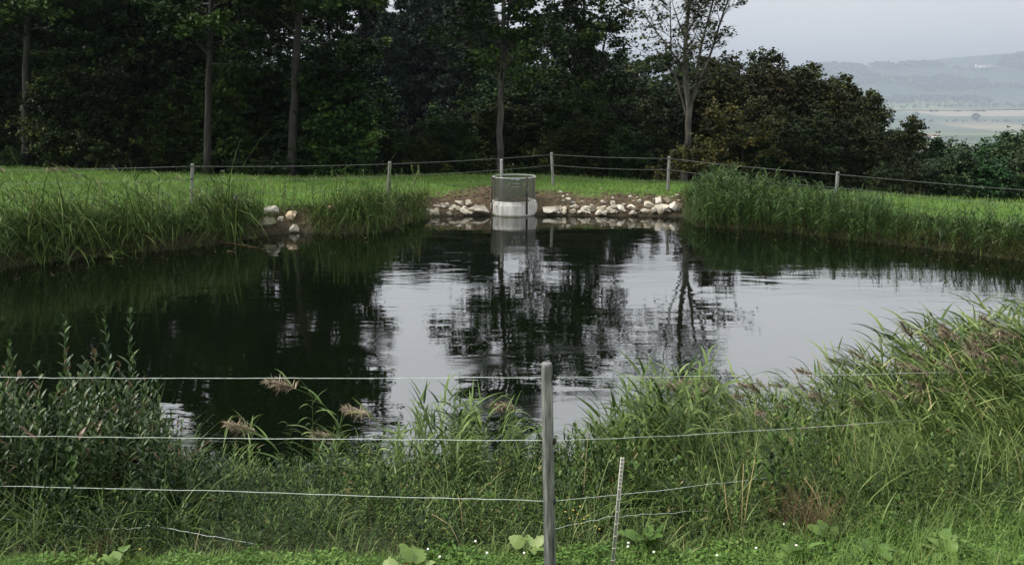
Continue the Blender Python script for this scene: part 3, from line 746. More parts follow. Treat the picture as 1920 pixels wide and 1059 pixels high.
# ------------------------------------------------------------------ concrete shaft
SX, SY = xy(964, 23.5), 23.5
sh = thing('concrete_shaft', 'round concrete outlet shaft with a mesh screen standing at the far waterline', 'shaft', (SX, SY, 0))
def lathe(prof, k=48):
    prof = np.array(prof, float); a = np.arange(k) * 2 * np.pi / k
    V = np.stack([prof[:, 0][:, None] * np.cos(a), prof[:, 0][:, None] * np.sin(a), np.broadcast_to(prof[:, 1][:, None], (len(prof), k))], -1).reshape(-1, 3)
    i = np.arange(len(prof) - 1)[:, None] * k; j = np.arange(k)[None]; j2 = (j + 1) % k
    return V, np.stack([i + j, i + j2, i + k + j2, i + k + j], -1).reshape(-1, 4)
W_ = MB(); W_.add(*lathe([(.56, -.8), (.56, .40), (.575, .415), (.64, .415), (.655, .40), (.657, .325), (.685, .315), (.69, .30), (.685, -.8)])); W_.build('concrete_ring', M['concrete'], sh, True)
# woven mesh screen: a cylinder whose openings are see-through between fine wires
m, t, b = newmat('screen')
b.inputs['Base Color'].default_value = (.062, .064, .050, 1); b.inputs['Roughness'].default_value = .6; b.inputs['Metallic'].default_value = .1
tcn = t.nodes.new('ShaderNodeTexCoord'); sp_ = t.nodes.new('ShaderNodeSeparateXYZ'); t.links.new(tcn.outputs['Object'], sp_.inputs[0])
def gridline(v, freq, duty):
    a1 = math2('MULTIPLY', v, freq); n_ = t.nodes.new('ShaderNodeMath'); n_.operation = 'FRACT'; t.links.new(a1, n_.inputs[0])
    return math2('LESS_THAN', n_.outputs[0], duty)
at2 = t.nodes.new('ShaderNodeMath'); at2.operation = 'ARCTAN2'; t.links.new(sp_.outputs['Y'], at2.inputs[0]); t.links.new(sp_.outputs['X'], at2.inputs[1])
g = math2('MAXIMUM', gridline(at2.outputs[0], 50.0, .35), gridline(sp_.outputs['Z'], 80.0, .35))
tr = t.nodes.new('ShaderNodeBsdfTransparent'); ms = t.nodes.new('ShaderNodeMixShader')
t.links.new(g, ms.inputs[0]); t.links.new(tr.outputs[0], ms.inputs[1]); t.links.new(b.outputs[0], ms.inputs[2])
t.links.new(ms.outputs[0], t.nodes['Material Output'].inputs['Surface'])
W_ = MB(); W_.add(*lathe([(.628, .405), (.628, 1.10)], 64)); W_.build('mesh_screen', m, sh, True)
a = np.linspace(0, 2 * np.pi, 49)
W_ = MB(); W_.add(*tube(np.stack([.63 * np.cos(a), .63 * np.sin(a), np.full(49, 1.105)], -1), .011, 6, False)); W_.build('top_hoop', M['steel'], sh, True)
for ang, z0 in ((R(203), .12), (R(301), .07), (R(35), .3), (R(120), .3)):
    c, s_ = math.cos(ang), math.sin(ang); W_ = MB()
    V, Q = box(-.026, .026, -.012, .012, z0, 1.14); rr_ = .704
    V2 = np.stack([c * (rr_ + V[:, 1]) - s_ * V[:, 0], s_ * (rr_ + V[:, 1]) + c * V[:, 0], V[:, 2]], -1); W_.add(V2, Q)
    V, Q = box(-.012, .012, -.075, -.013, 1.06, 1.09)
    V2 = np.stack([c * (rr_ + V[:, 1]) - s_ * V[:, 0], s_ * (rr_ + V[:, 1]) + c * V[:, 0], V[:, 2]], -1); W_.add(V2, Q)
    W_.build('upright_bar', M['steel_dark'], sh)
# stencilled, worn-off marks on the sheet lining the back of the screen
for (u, v, wd, hg) in [(R(82), .93, .10, .045), (R(95), .93, .06, .045), (R(76), .93, .04, .045), (R(84), .82, .20, .018), (R(86), .72, .26, .016), (R(60), .80, .05, .03), (R(48), .66, .05, .04)]:
    W_ = MB(); aa = np.linspace(-.5, .5, 5) * wd / .6 + u
    for rr_ in (.615,):
        V = np.concatenate([np.stack([rr_ * np.cos(aa), rr_ * np.sin(aa), np.full(5, v)], -1), np.stack([rr_ * np.cos(aa), rr_ * np.sin(aa), np.full(5, v + hg)], -1)])
        W_.add(V, [[i, i + 1, i + 6, i + 5] for i in range(4)])
    W_.build('faded_mark', M['steel'], sh)
gp = thing('gauge_pole', 'pale round pole standing up inside the mesh-topped concrete shaft', 'pole', (xy(940, 23.75), 23.75, -.3))
W_ = MB(); W_.add(*tube([[0, 0, 0], [0, 0, 1.0], [0, 0, 1.86]], .042, 12)); W_.build('pole_tube', M['post_far'], gp, True)
W_ = MB(); W_.add(*tube([[0, 0, 1.862], [0, 0, 1.885]], [.046, .04], 12)); W_.build('pole_cap', M['steel'], gp, True)

# ------------------------------------------------------------------ fences
def fence_post(parent, base, top, r, mat):
    W_ = MB(); base = np.array(base); top = np.array(top); d = top - base
    P = np.array([base - d * .12, base, base + d * .5, top - d * .012, top])
    W_.add(*tube(P, [r * 1.05, r * 1.05, r, r * .97, r * .86], 14)); return W_.build('fence_post', mat, parent, True)
ff = thing('pasture_fence', 'wooden post fence with thin wires along the far lawn edge of the pond', 'fence')
FP = []
for (bpx, bD, tpx, tpy) in [(-175, 21.6, -172, 316), (358, 21.9, 361, 307), (727, None, 731, 303), (1037, None, 1034, 286), (1252, None, 1255, 293), (1568, 21.2, 1571, 322), (2085, 18.6, 2090, 362)]:
    if bD is None:
        p = hit(bpx, {727: 372, 1037: 348, 1252: 358}[bpx]); D = p[1]
    else:
        D = bD; p = np.array([xy(bpx, D), D, gz(xy(bpx, D), D)])
    q = at_y(tpx, tpy, D); p[0] = at_y(bpx, 350, D)[0]
    FP.append((p, q)); fence_post(ff, p, q, .046, M['post_far'])
rng = np.random.default_rng(8)
for lev, rad_, sag in ((.07, .0058, .03), (.42, .0052, .05), (.76, .004, .08)):
    for (p0, q0), (p1, q1) in zip(FP[:-1], FP[1:]):
        a_ = q0 - (q0 - p0) / np.linalg.norm(q0 - p0) * lev; b_ = q1 - (q1 - p1) / np.linalg.norm(q1 - p1) * lev
        tt = np.linspace(0, 1, 14)[:, None]; P = a_ + (b_ - a_) * tt; P[:, 1] -= .05
        P[:, 2] -= sag * 4 * (tt * (1 - tt))[:, 0]
        W_ = MB(); W_.add(*tube(P, rad_, 4)); W_.build('fence_wire', M['wire_far'], ff)
for p, q in FP:
    for lev in (.07, .42):
        c = q - (q - p) / np.linalg.norm(q - p) * lev
        W_ = MB(); W_.add(*tube([c + [0, -.085, 0], c + [0, -.03, 0]], [.018, .022], 8)); W_.build('insulator', M['black'], ff)

nf = thing('pasture_fence', 'near wire fence with one round grey post in front of the pond', 'fence')
DP = 4.62
pt = at_y(1025, 681, DP); pb = at_y(1031.5, 1082, DP)
npost = fence_post(nf, pb, pt, .035, M['post'])
W_ = MB(); W_.add(*lathe([(0.0001, 0), (.029, 0), (.031, -.004)], 14)); W_.build('sawn_top', M['post_far'], npost, loc=tuple(pt + np.array([0, 0, .003])))
lp = np.array([-5.0, 5.55]); rp = np.array([6.1, 8.25])
for c in (lp, rp):
    g = gz(*c); fence_post(nf, [c[0], c[1], g], [c[0], c[1], g + 1.25], .035, M['post'])
def wpath(pts, n=18, jit=.0015):
    pts = np.array(pts); tt = np.linspace(0, len(pts) - 1, n)
    P = np.stack([np.interp(tt, range(len(pts)), pts[:, i]) for i in range(3)], -1)
    P[1:-1] += rng.normal(size=(n - 2, 3)) * jit; return P
def on_left(px, py):      # a point of the wire plane left of the post
    d = rayd(px, py); a0 = np.array([pt[0], DP]); dv = lp - a0
    # solve ray(x,y)*t = a0 + u*dv
    A = np.array([[d[0], -dv[0]], [d[1], -dv[1]]]); tt_, _ = np.linalg.solve(A, a0); return np.array([d[0] * tt_, d[1] * tt_, CAM_H + d[2] * tt_])
def on_right(px, py):
    d = rayd(px, py); a0 = np.array([pt[0], DP]); dv = rp - a0
    A = np.array([[d[0], -dv[0]], [d[1], -dv[1]]]); tt_, _ = np.linalg.solve(A, a0); return np.array([d[0] * tt_, d[1] * tt_, CAM_H + d[2] * tt_])
WL = [[(-420, 707), (0, 707), (300, 709), (620, 709), (1036, 707)], [(-420, 808), (0, 817), (300, 820.5), (700, 823.5), (1037, 826)], [(-420, 892), (0, 910.5), (400, 920), (750, 931), (1038, 939)]]
WR = [[(1036, 707), (1240, 706), (1480, 703.5), (2050, 694)], [(1037, 826), (1240, 818), (1520, 801), (2050, 762)], [(1038, 939), (1240, 919), (1600, 875), (2050, 820)]]
for l in WL:
    W_ = MB(); W_.add(*tube(wpath([on_left(*p) for p in l], 40), .0017, 6)); W_.build('fence_wire', M['wire'], nf)
for l in WR:
    W_ = MB(); W_.add(*tube(wpath([on_right(*p) for p in l], 30), .0014, 6)); W_.build('fence_wire', M['wire'], nf)
W_ = MB(); W_.add(*tube(wpath([on_left(*p) for p in [(-200, 955), (0, 971), (60, 977), (95, 978), (150, 985), (205, 992), (250, 990), (283, 985), (330, 992), (370, 1000), (480, 1020)]], 60, .003), .0017, 5)); W_.build('slack_wire', M['wire'], nf)
W_ = MB(); W_.add(*tube(wpath([on_right(*p) for p in [(1036, 992), (1140, 968), (1210, 963), (1300, 958), (1400, 951), (1480, 958), (1560, 965), (1700, 967), (1900, 960)]], 60, .003), .0014, 5)); W_.build('slack_wire', M['wire'], nf)
for py in (707.5, 826.5, 939):
    c = at_y(1037.5, py, DP - .01)
    W_ = MB()
    W_.add(*tube([c + [-.008, -.0, 0], c + [.004, 0, 0], c + [.012, 0, 0], c + [.018, 0, 0]], [.010, .018, .018, .012], 10))
    W_.add(*tube([c + [.006, -.012, .016], c + [.010, -.016, 0], c + [.006, -.012, -.016]], .005, 6))
    W_.build('insulator', M['black'], nf, True)

st = thing('fence_stake', 'thin white notched plastic electric fence stake leaning right of the near post', 'fence stake')
p0 = at_y(1146, 1085, 4.42); p1 = at_y(1167, 857, 4.42)
for off in (-.008, .008):
    W_ = MB(); W_.add(*tube([p0 + [off, 0, 0], p1 + [off, 0, 0]], .0032, 6)); W_.build('stake_rail', M['white_plastic'], st, True)
W_ = MB(); W_.add(*tube([p0, p1 - [0, 0, .003]], .0048, 6)); W_.build('stake_core', M['post_far'], st, True)
for u in list(np.linspace(.74, .995, 9)) + [.66, .56, .46, .36, .26, .16]:
    c = p0 + (p1 - p0) * u; W_ = MB(); W_.add(*box(-.010, .010, -.007, -.003, -.0020, .0020)); W_.V[0] = W_.V[0] + c
    if u < .7: W_.add(*tube([c + [.010, 0, 0], c + [.016, 0, .002], c + [.016, 0, .010]], .0025, 5))
    W_.build('wire_clip', M['white_plastic'], st)

# ------------------------------------------------------------------ stones
rng = np.random.default_rng(99)
def stone(label, px, py, wpx, hpx, col=(1, 1, 1), group='pale stones shoring up the far bank', rot=0.):
    p = hit(px, py + hpx * .42); D = p[1]
    wd = wpx / F * D; hg = hpx / F * D
    bm = bmesh.new(); bmesh.ops.create_icosphere(bm, subdivisions=4, radius=1)
    pl = [(nrm(rng.normal(size=3)), rng.uniform(.42, .82)) for _ in range(rng.integers(9, 15))]
    ph = rng.uniform(0, 6, 6)
    for v in bm.verts:
        c = np.array(v.co)
        for nv, dd in pl:
            k_ = c @ nv - dd
            if k_ > 0: c = c - nv * k_ * .97
        c = c * (1 + .05 * math.sin(3 * c[0] + ph[0]) * math.sin(3.4 * c[1] + ph[1]) + .03 * math.sin(7 * c[2] + ph[2] + 5 * c[0]) + .018 * math.sin(13 * c[0] + ph[3]) * math.sin(12 * c[2] + ph[4]))
        v.co = c
    co = np.array([v.co for v in bm.verts]); ext = (co.max(0) - co.min(0)) / 2
    sc_ = np.array([wd / 2 / ext[0], (wd * .8 + hg * .3) / 2 / ext[1], hg / 2 / ext[2] * 1.1])
    for v in bm.verts: v.co = np.array(v.co) * sc_
    me = bpy.data.meshes.new('stone'); bm.to_mesh(me); bm.free()
    me.polygons.foreach_set('use_smooth', np.ones(len(me.polygons), bool)); me.materials.append(M['stone'])
    o = link('stone', me, None, (p[0], D + wd * .12, p[2] + hg * .36), (0, rot, rng.uniform(-.25, .25)))
    o.color = (*col, 1)
    return tag(o, label, 'stone', group)
def c6(u, v, w_, h_): return (1040 + u * .1458, 320 + v * .1458, w_ * .1458, h_ * .1458)
def c7(u, v, w_, h_): return (780 + u * .28125, 270 + v * .28125, w_ * .28125, h_ * .28125)
def c4(u, v, w_, h_): return (330 + u * .2078, 300 + v * .2078, w_ * .2078, h_ * .2078)
grey = (.62, .66, .70); dark = (.42, .42, .40); tanc = (.95, .80, .62); white = (1.12, 1.12, 1.1)
stone('big round whitish boulder, last of the row before the reeds', *c6(1535, 460, 135, 135), white)
stone('long low wedge-shaped stone leaning against the big round boulder', *c6(1380, 490, 210, 78), (1, 1, .95), rot=-.12)
stone('round pale stone up behind the long wedge-shaped stone', *c6(1340, 392, 95, 95))
stone('dull brownish stone half buried above the big round boulder', *c6(1450, 378, 105, 78), (.6, .56, .48))
stone('broad blocky stone lying above two flat stones near the waterline', *c6(1205, 434, 145, 78), (.95, .92, .85))
stone('flat thin stone at the waterline under the broad blocky stone', *c6(1180, 518, 130, 38))
stone('large angular slab with a straight right edge at the waterline', *c6(1010, 482, 150, 80), (1, 1, .97), rot=.12)
stone('tilted triangular stone left of the large angular slab', *c6(850, 482, 105, 82), rot=.3)
stone('upright pale stone topped by a smaller stone in the middle of the bank', *c6(745, 412, 75, 75))
stone('small stone perched on top of the upright pale stone', *c6(747, 358, 36, 40))
stone('oval stone set alone in the bare soil, above small waterline stones', *c6(625, 412, 72, 52))
stone('low flat stone at the foot of the upright pale stone', *c6(735, 484, 100, 36))
stone('bluish grey rounded stone, upper of the grey pair', *c6(230, 420, 85, 52), grey)
stone('wide grey stone lying under the bluish grey rounded stone', *c6(250, 462, 125, 48), (.75, .75, .74))
stone('squat stone at the waterline right of the grey pair', *c6(360, 498, 78, 66))
stone('pointed stone on the soil above a small waterline stone', *c6(472, 450, 58, 46))
stone('rounded small stone at the waterline beneath the pointed stone', *c6(440, 490, 52, 48))
stone('topmost stone on the bank right of the shaft, at the lawn lip', *c6(80, 277, 52, 36))
stone('flattish stone sliding down above the grey pair', *c6(172, 360, 72, 38), rot=.4)
stone('triangular white stone high in the bare soil', *c6(1092, 394, 60, 52), white)
stone('round stone high in the bare soil left of the triangular white one', *c6(975, 338, 52, 42))
stone('long pale flat boulder just right of the concrete shaft', *c7(895, 441, 112, 40), white)
stone('large speckled grey boulder against the left side of the concrete shaft', *c7(425, 441, 128, 58), (.66, .66, .64))
stone('pale oblong stone at the waterline left of the speckled grey boulder', *c7(325, 451, 76, 38), (1.05, 1.05, 1), rot=.15)
stone('rounded stone above the pale oblong stone, left one of a pair', *c7(290, 393, 66, 36), (.9, .9, .88))
stone('squarish stone above the speckled grey boulder, right one of a pair', *c7(355, 397, 50, 44), (.9, .88, .84))
stone('leftmost pale stone by the grass, half under weeds', *c7(130, 458, 62, 38), (.95, .92, .84))
stone('dark slaty stone among small white ones left of the shaft', *c7(215, 412, 52, 26), dark)
stone('white jagged stone, topmost in the hole in the left bank', *c4(872, 452, 130, 92), (1.1, 1.1, 1.12))
stone('tan squarish boulder in the hole in the left bank', *c4(1045, 512, 100, 92), tanc)
stone('small white stone wedged between jagged stone and tan boulder', *c4(940, 532, 62, 50), (1.1, 1.1, 1.05))
stone('white speckled stone at the water below the tan boulder', *c4(1062, 622, 92, 72), (1.05, 1.05, 1.05))
stone('large mossy grey-green stone below the white jagged stone', *c4(842, 572, 165, 100), (.36, .38, .28))
stone('weathered brown stone poking from the dry grass right of the left-bank hole', *c4(1405, 432, 92, 60), (.8, .62, .45))
stone('single small white stone at the foot of the right grassy bank', 1867, 456, 9, 6, white)
small = [c6(*a) for a in [(165, 312, 42, 42), (112, 332, 46, 40), (120, 390, 42, 40), (345, 405, 42, 26), (598, 482, 42, 34), (645, 492, 56, 24), (1060, 350, 32, 22), (1012, 392, 42, 22), (885, 430, 60, 22), (1345, 348, 42, 28), (1520, 342, 34, 22), (1582, 362, 62, 34), (1602, 384, 42, 22), (1642, 372, 26, 20), (70, 480, 34, 60), (20, 515, 70, 50), (1275, 372, 30, 22), (1445, 440, 26, 18)]] + \
        [c7(*a) for a in [(100, 450, 52, 26), (225, 465, 36, 30), (175, 404, 26, 26), (205, 398, 36, 20), (250, 418, 36, 26), (965, 440, 22, 38)]]
for a in small:
    stone('small pale stone scattered between the larger bank stones', *a, col=tuple(np.array([1, .98, .93]) * rng.uniform(.7, 1.1)), group='small stones scattered along the far bank')
for a in [c6(1185, 262, 36, 20), c6(1540, 266, 26, 15), c6(590, 232, 42, 20), c6(20, 211, 42, 15), c6(690, 252, 16, 10), c6(405, 262, 18, 10)]:
    stone('tiny pale stone lying on the short grass above the soil bank', *a, group='tiny stones on the lawn lip')

r_ = np.random.default_rng(77)
for i_ in range(64):      # rubble packed along the foot of the bank
    px = r_.uniform(800, 908) if i_ % 4 == 0 else r_.uniform(1026, 1275)
    w_ = r_.uniform(7, 17)
    stone('rough rubble stone packed low along the foot of the stone bank', px, r_.uniform(389, 402) - w_ * .15, w_, w_ * r_.uniform(.45, .8), col=tuple(np.array([1, .97, .9]) * r_.uniform(.55, 1.05)), group='rubble packed along the foot of the stone bank', rot=r_.normal() * .2)
CL = MB(); n_ = 900
cx_ = r_.uniform(-3.5, 5.1, n_); cy_ = r_.uniform(22.9, 25.6, n_); k_ = (sdist(cx_, cy_) > .05) & (sdist(cx_, cy_) < 1.5); cx_, cy_ = cx_[k_], cy_[k_]; cz_ = ground_z(cx_, cy_)
bm = bmesh.new(); bmesh.ops.create_icosphere(bm, subdivisions=1, radius=1); bV = np.array([v.co for v in bm.verts]); bT = np.array([[v.index for v in f.verts] for f in bm.faces]); bm.free()
for i_ in range(len(cx_)):
    CL.add(bV * (1 + .3 * r_.normal(size=bV.shape)) * r_.uniform(.015, .055) * [1.2, 1, .8] + [cx_[i_], cy_[i_], cz_[i_]], None, bT)
M['soil'] = noisemat('soil', [(.3, (.035, .024, .015)), (.55, (.085, .058, .037)), (.75, (.15, .105, .07))], scale=4, bump=.8, bscale=20)
tag(CL.build('soil_clods', M['soil']), 'crumbled clods of brown soil on the bare bank', 'soil', kind='stuff')

# ------------------------------------------------------------------ reeds and other plants: prototypes as arrays
def rotz(V, a):
    c, s = np.cos(a), np.sin(a); return np.stack([c * V[:, 0] - s * V[:, 1], s * V[:, 0] + c * V[:, 1], V[:, 2]], -1)
def gen_reed(rng, H=1.4, bow=.7, nleaf=11, ll=.42, lw=.020, plume=False, base=.12):
    """bows towards -x; returns foliage MB and plume MB"""
    W_ = MB(); n = 12; th = np.linspace(.03, bow, n) ** 1.0 * np.linspace(.5, 1, n)
    az0 = -math.pi / 2 + rng.normal() * .25
    st_ = np.concatenate([[[0, 0, 0]], np.cumsum(np.stack([np.sin(th) * math.sin(az0), np.sin(th) * math.cos(az0), np.cos(th)], -1) * H / n, 0)])
    W_.add(*tube(st_, np.linspace(.0042, .0018, n + 1), 4, False), tint=rng.uniform(.4, .75))
    u = np.linspace(base, .98, nleaf) + rng.normal(size=nleaf) * .015
    B = np.stack([np.interp(u * n, range(n + 1), st_[:, i]) for i in range(3)], -1)
    sd = np.where(np.arange(nleaf) % 2, 0, math.pi) + rng.normal(size=nleaf) * .5 + rng.uniform(0, 6.28)
    wind = rng.uniform(.2, .6)
    ax = np.sin(sd) * (1 - wind) + math.sin(az0) * wind * 1.5; ay = np.cos(sd) * (1 - wind) + math.cos(az0) * wind * 1.5
    az = np.arctan2(ax, ay)
    W_.add(*blades(B, az, ll * rng.uniform(.65, 1.15, nleaf) * np.interp(u, [0, .5, 1], [.7, 1, .75]), lw * rng.uniform(.8, 1.2, nleaf), rng.uniform(.35, .9, nleaf), rng.uniform(.3, 1.3, nleaf), 5, tint=np.minimum(vary(rng.normal(size=nleaf) * .16 + .5 - .25 * (u < .25), rng, .22, .03), .92), roll=rng.normal(size=nleaf) * .5))
    Pm = None
    if plume:
        Pm = MB(); tip = st_[-1]; td = nrm(st_[-1] - st_[-2]); k = 210
        v = rng.uniform(0, 1, k); base_ = tip + td * (v[:, None] * .24 - .06)
        az = az0 + rng.normal(size=k) * .7
        Pm.add(*blades(base_, az, rng.uniform(.07, .17, k) * (1.15 - .6 * v), rng.uniform(.006, .012, k), .35 + .5 * bow + rng.normal(size=k) * .25, rng.uniform(.3, 1.4, k), 3, tint=np.clip(rng.uniform(0, 1, k), 0, 1)))
    return W_, Pm
def gen_herb(rng, H=.5, nl=14, ll=.06, lw=.02, up=.8, stem=.002, bendv=.25, tint0=.5, brown=.04):
    W_ = MB(); n = 7; az0 = rng.uniform(0, 6.28); th = np.linspace(0, bendv, n)
    st_ = np.concatenate([[[0, 0, 0]], np.cumsum(np.stack([np.sin(th) * math.sin(az0), np.sin(th) * math.cos(az0), np.cos(th)], -1) * H / n, 0)])
    W_.add(*tube(st_, np.linspace(stem, stem * .4, n + 1), 4, False), tint=rng.uniform(.3, .7))
    u = np.linspace(.1, 1, nl); B = np.stack([np.interp(u * n, range(n + 1), st_[:, i]) for i in range(3)], -1)
    az = np.arange(nl) * 2.4 + rng.normal(size=nl) * .3
    tt_ = np.minimum(vary(tint0 + rng.normal(size=nl) * .17, rng, .3, .04), .92); tt_[rng.uniform(size=nl) < brown] = 1.0
    W_.add(*blades(B, az, ll * rng.uniform(.7, 1.2, nl) * np.interp(u, [0, .7, 1], [.9, 1, .55]), lw * rng.uniform(.8, 1.2, nl), np.interp(u, [0, 1], [up + .35, up * .5]) + rng.normal(size=nl) * .15, rng.uniform(.1, .7, nl), 4, 'lance', tint=tt_, fold=.35))
    return W_
def merge_into(T, arrs, x, y, z, ang, scl, rng, dt=.08, off=None):
    for i in range(len(x)):
        V, Q, T3, tt_ = arrs[rng.integers(len(arrs))]
        T.add(rotz(V, ang[i]) * scl[i] + [x[i], y[i], z[i]], Q, T3, np.clip(tt_ + rng.normal() * dt + (0 if off is None else off[i]), 0, 1))

rng = np.random.default_rng(42)
reed_dat = []           # meshes for individually placed reeds
reed_arr = []; norm_arr = []
for i in range(10):
    a_, p_ = gen_reed(rng, H=rng.uniform(1.2, 1.6), bow=rng.uniform(.65, 1.45), plume=True, nleaf=rng.integers(10, 15), ll=.5, lw=.027)
    reed_dat.append((a_.data('reed_foliage', M['reed']), p_.data('reed_plume', M['plume'])))
    aa_ = list(a_.arrays()); aa_[0] = aa_[0] / aa_[0][:, 2].max(); norm_arr.append(aa_)
    reed_arr.append(a_.arrays())
stiff_arr = [gen_reed(rng, H=rng.uniform(1.0, 1.4), bow=rng.uniform(.1, .5), nleaf=11, base=.1, ll=.55, lw=.038)[0].arrays() for _ in range(8)]
stiff_dat = [gen_reed(rng, H=1.15, bow=rng.uniform(.05, .25), nleaf=11, ll=.66, lw=.040, base=.3) for _ in range(4)]
stiff_dat = [a_.data('reed_foliage', M['reed']) for a_, _ in stiff_dat]
herb_arr = [gen_herb(rng, H=rng.uniform(.3, .6), nl=rng.integers(14, 26), ll=rng.uniform(.045, .10), lw=rng.uniform(.014, .036), bendv=rng.uniform(.1, .9)).arrays() for _ in range(16)]
leafy_arr = [gen_herb(rng, H=rng.uniform(.6, 1.0), nl=34, ll=.088, lw=.022, up=.75, stem=.004, bendv=rng.uniform(.05, .3)).arrays() for _ in range(8)]

def reed(label, x, y, H, plume=True, z=None, ang=0., k=0, group=None, pair=None):
    if z is None: z = max(gz(x, y), -.15)
    o = thing('reed', label, 'reed', (x, y, z - .03), (0, 0, ang), group, H / 1.3)
    if pair:
        link('foliage', pair[0], o); link('plume', pair[1], o)
    elif plume:
        link('foliage', reed_dat[k][0], o); link('plume', reed_dat[k][1], o)
    else:
        link('foliage', stiff_dat[k % 4], o)
    return o

# near right reed bed (mass) and its plumed reeds
def in_bed(n, rng, poly_y0, poly_y1, x0, x1):
    x = rng.uniform(x0, x1, n); y = rng.uniform(0, 1, n)
    return x, poly_y0(x) + (poly_y1(x) - poly_y0(x)) * y
y0f = lambda x: np.interp(x, [.6, 1.5, 3, 5, 9], [6.2, 5.8, 5.75, 6.2, 7.0])
y1f = lambda x: np.interp(x, [.6, 1.5, 3, 5, 9], [7.0, 7.5, 7.9, 8.6, 9.8])
Hf = lambda x, y: np.interp(x / y * F + 960, [1050, 1180, 1260, 1330, 1480, 1540, 1640, 1720, 1800, 1920, 2100], [.42, .56, .70, .82, .64, .64, .78, .96, 1.10, 1.18, 1.25])
x, y = in_bed(2600, rng, y0f, y1f, .7, 9.0)
px = x / y * F + 960
k = rng.uniform(size=len(x)) < np.interp(px, [1050, 1200, 1300, 1500], [.25, .5, .8, 1])
x, y = x[k], y[k]; z = np.maximum(ground_z(x, y), -.2)
top = Hf(x, y)          # wanted top above water for the back rows
rel = (y - y0f(x)) / (y1f(x) - y0f(x))
scl = np.clip(np.interp(rel, [0, .45, 1], [.62, .95, 1.0]) * top - z, .25, 1.7) * rng.uniform(.72, 1.0, len(x))
T_ = MB(); merge_into(T_, norm_arr, x, y, z - .03, rng.normal(size=len(x)) * .6, scl, rng)
x2, y2 = in_bed(7000, rng, lambda x: y0f(x) - .35, lambda x: y0f(x) + 1.1, .9, 8.5); z2 = ground_z(x2, y2)
T_.add(*blades(np.stack([x2, y2, z2 - .02], -1), rng.normal(size=7000) * 1.2 - 1.57, rng.uniform(.3, .8, 7000), rng.uniform(.004, .009, 7000), rng.uniform(.05, .6, 7000), rng.uniform(.2, 1.4, 7000), 5, tint=np.clip(rng.normal(size=7000) * .17 + .5, 0, 1)))
o = tag(T_.build('reed_bed', M['reed']), 'dense bed of wind-bent reeds on the near bank at the right', 'reeds', kind='stuff'); o.color = (1.25, 1.18, 1.15, 1)
i = 0
for px, py in [(1262, 745), (1300, 715), (1318, 700), (1345, 690), (1368, 700), (1395, 705), (1420, 708), (1452, 715), (1500, 690), (1530, 672), (1585, 655), (1475, 745), (1610, 740), (1650, 700), (1690, 668), (1712, 640), (1735, 625), (1752, 600), (1778, 588), (1800, 598), (1830, 590), (1858, 598), (1890, 602), (1910, 612), (1770, 650), (1790, 680), (1830, 640), (1870, 640), (1740, 680), (1905, 650), (1680, 720), (1560, 740)]:
    D = 7.3 + rng.uniform(-.4, .7); q = at_y(px, py, D); kk = i % 10
    V = reed_arr[kk][0]; hgt = V[:, 2].max(); tipx = V[np.argmax(V[:, 2]), 0]
    # keep the plume where it was seen: base stands to the right of it
    z0 = max(float(ground_z(np.array([q[0] + .4]), np.array([D]))[0]), -.2); s_ = (q[2] + .02 - z0) / hgt
    nm_ = 'reed with a purplish brown plume bending left out of the near reed bed'
    if (px, py) == (1530, 672): nm_ = 'reed with a full brown plume leaning left over the gap in the near bed'
    if (px, py) == (1585, 655): nm_ = 'lone thin reed plume standing in the gap between the near reed clumps'
    o = reed(nm_, q[0] - tipx * s_, D, s_ * 1.3, True, z0, 0, kk, None if 'gap' in nm_ else 'plumed reeds of the near right bed')
    i += 1

for i in range(34):
    px = rng.uniform(1260, 1915); D = 7.2 + rng.uniform(-.5, .9); zt = float(Hf(np.array([px - 960.]) / F, np.array([1.]))[0]) * rng.uniform(.82, 1.02)
    V = reed_arr[i % 10][0]; tipx = V[np.argmax(V[:, 2]), 0]; xx = (px - 960) / F * D; z0 = max(gz(xx + .4, D), -.2); s_ = (zt - z0) / V[:, 2].max()
    reed('reed with a purplish brown plume bending left out of the near reed bed', xx - tipx * s_, D, s_ * 1.3, True, z0, rng.normal() * .3, i % 10, 'plumed reeds of the near right bed')

# single reeds near the middle
for (px, pbase, ptop, D, k, lab) in [(585, 905, 733, 6.85, 0, 'tall green reed with long spread leaves, left of the pond gap in front'), (545, 900, 790, 6.9, 1, 'shorter green reed beside the tall spread-leaved one'), (905, 890, 752, 6.9, 2, 'upright green reed with broad leaves left of the near post'), (870, 900, 765, 6.8, 3, 'green reed with blade-like leaves in the middle clump'), (945, 900, 775, 6.95, 1, 'stiff dark reed rising nearest the near post on its left'), (770, 905, 790, 6.85, 2, 'thin pale-stemmed reed standing alone left of the middle clump'), (1200, 880, 735, 6.9, 3, 'dark reed with two long upright blades right of the near post'), (1140, 900, 775, 6.9, 0, 'green reed spreading over the water between post and reed bed')]:
    p = at_y(px, ptop, D); z0 = max(gz(p[0], D), -.1); reed(lab, p[0], D, (p[2] - z0) * 1.3 / 1.16, False, z0, rng.uniform(0, 6), k)
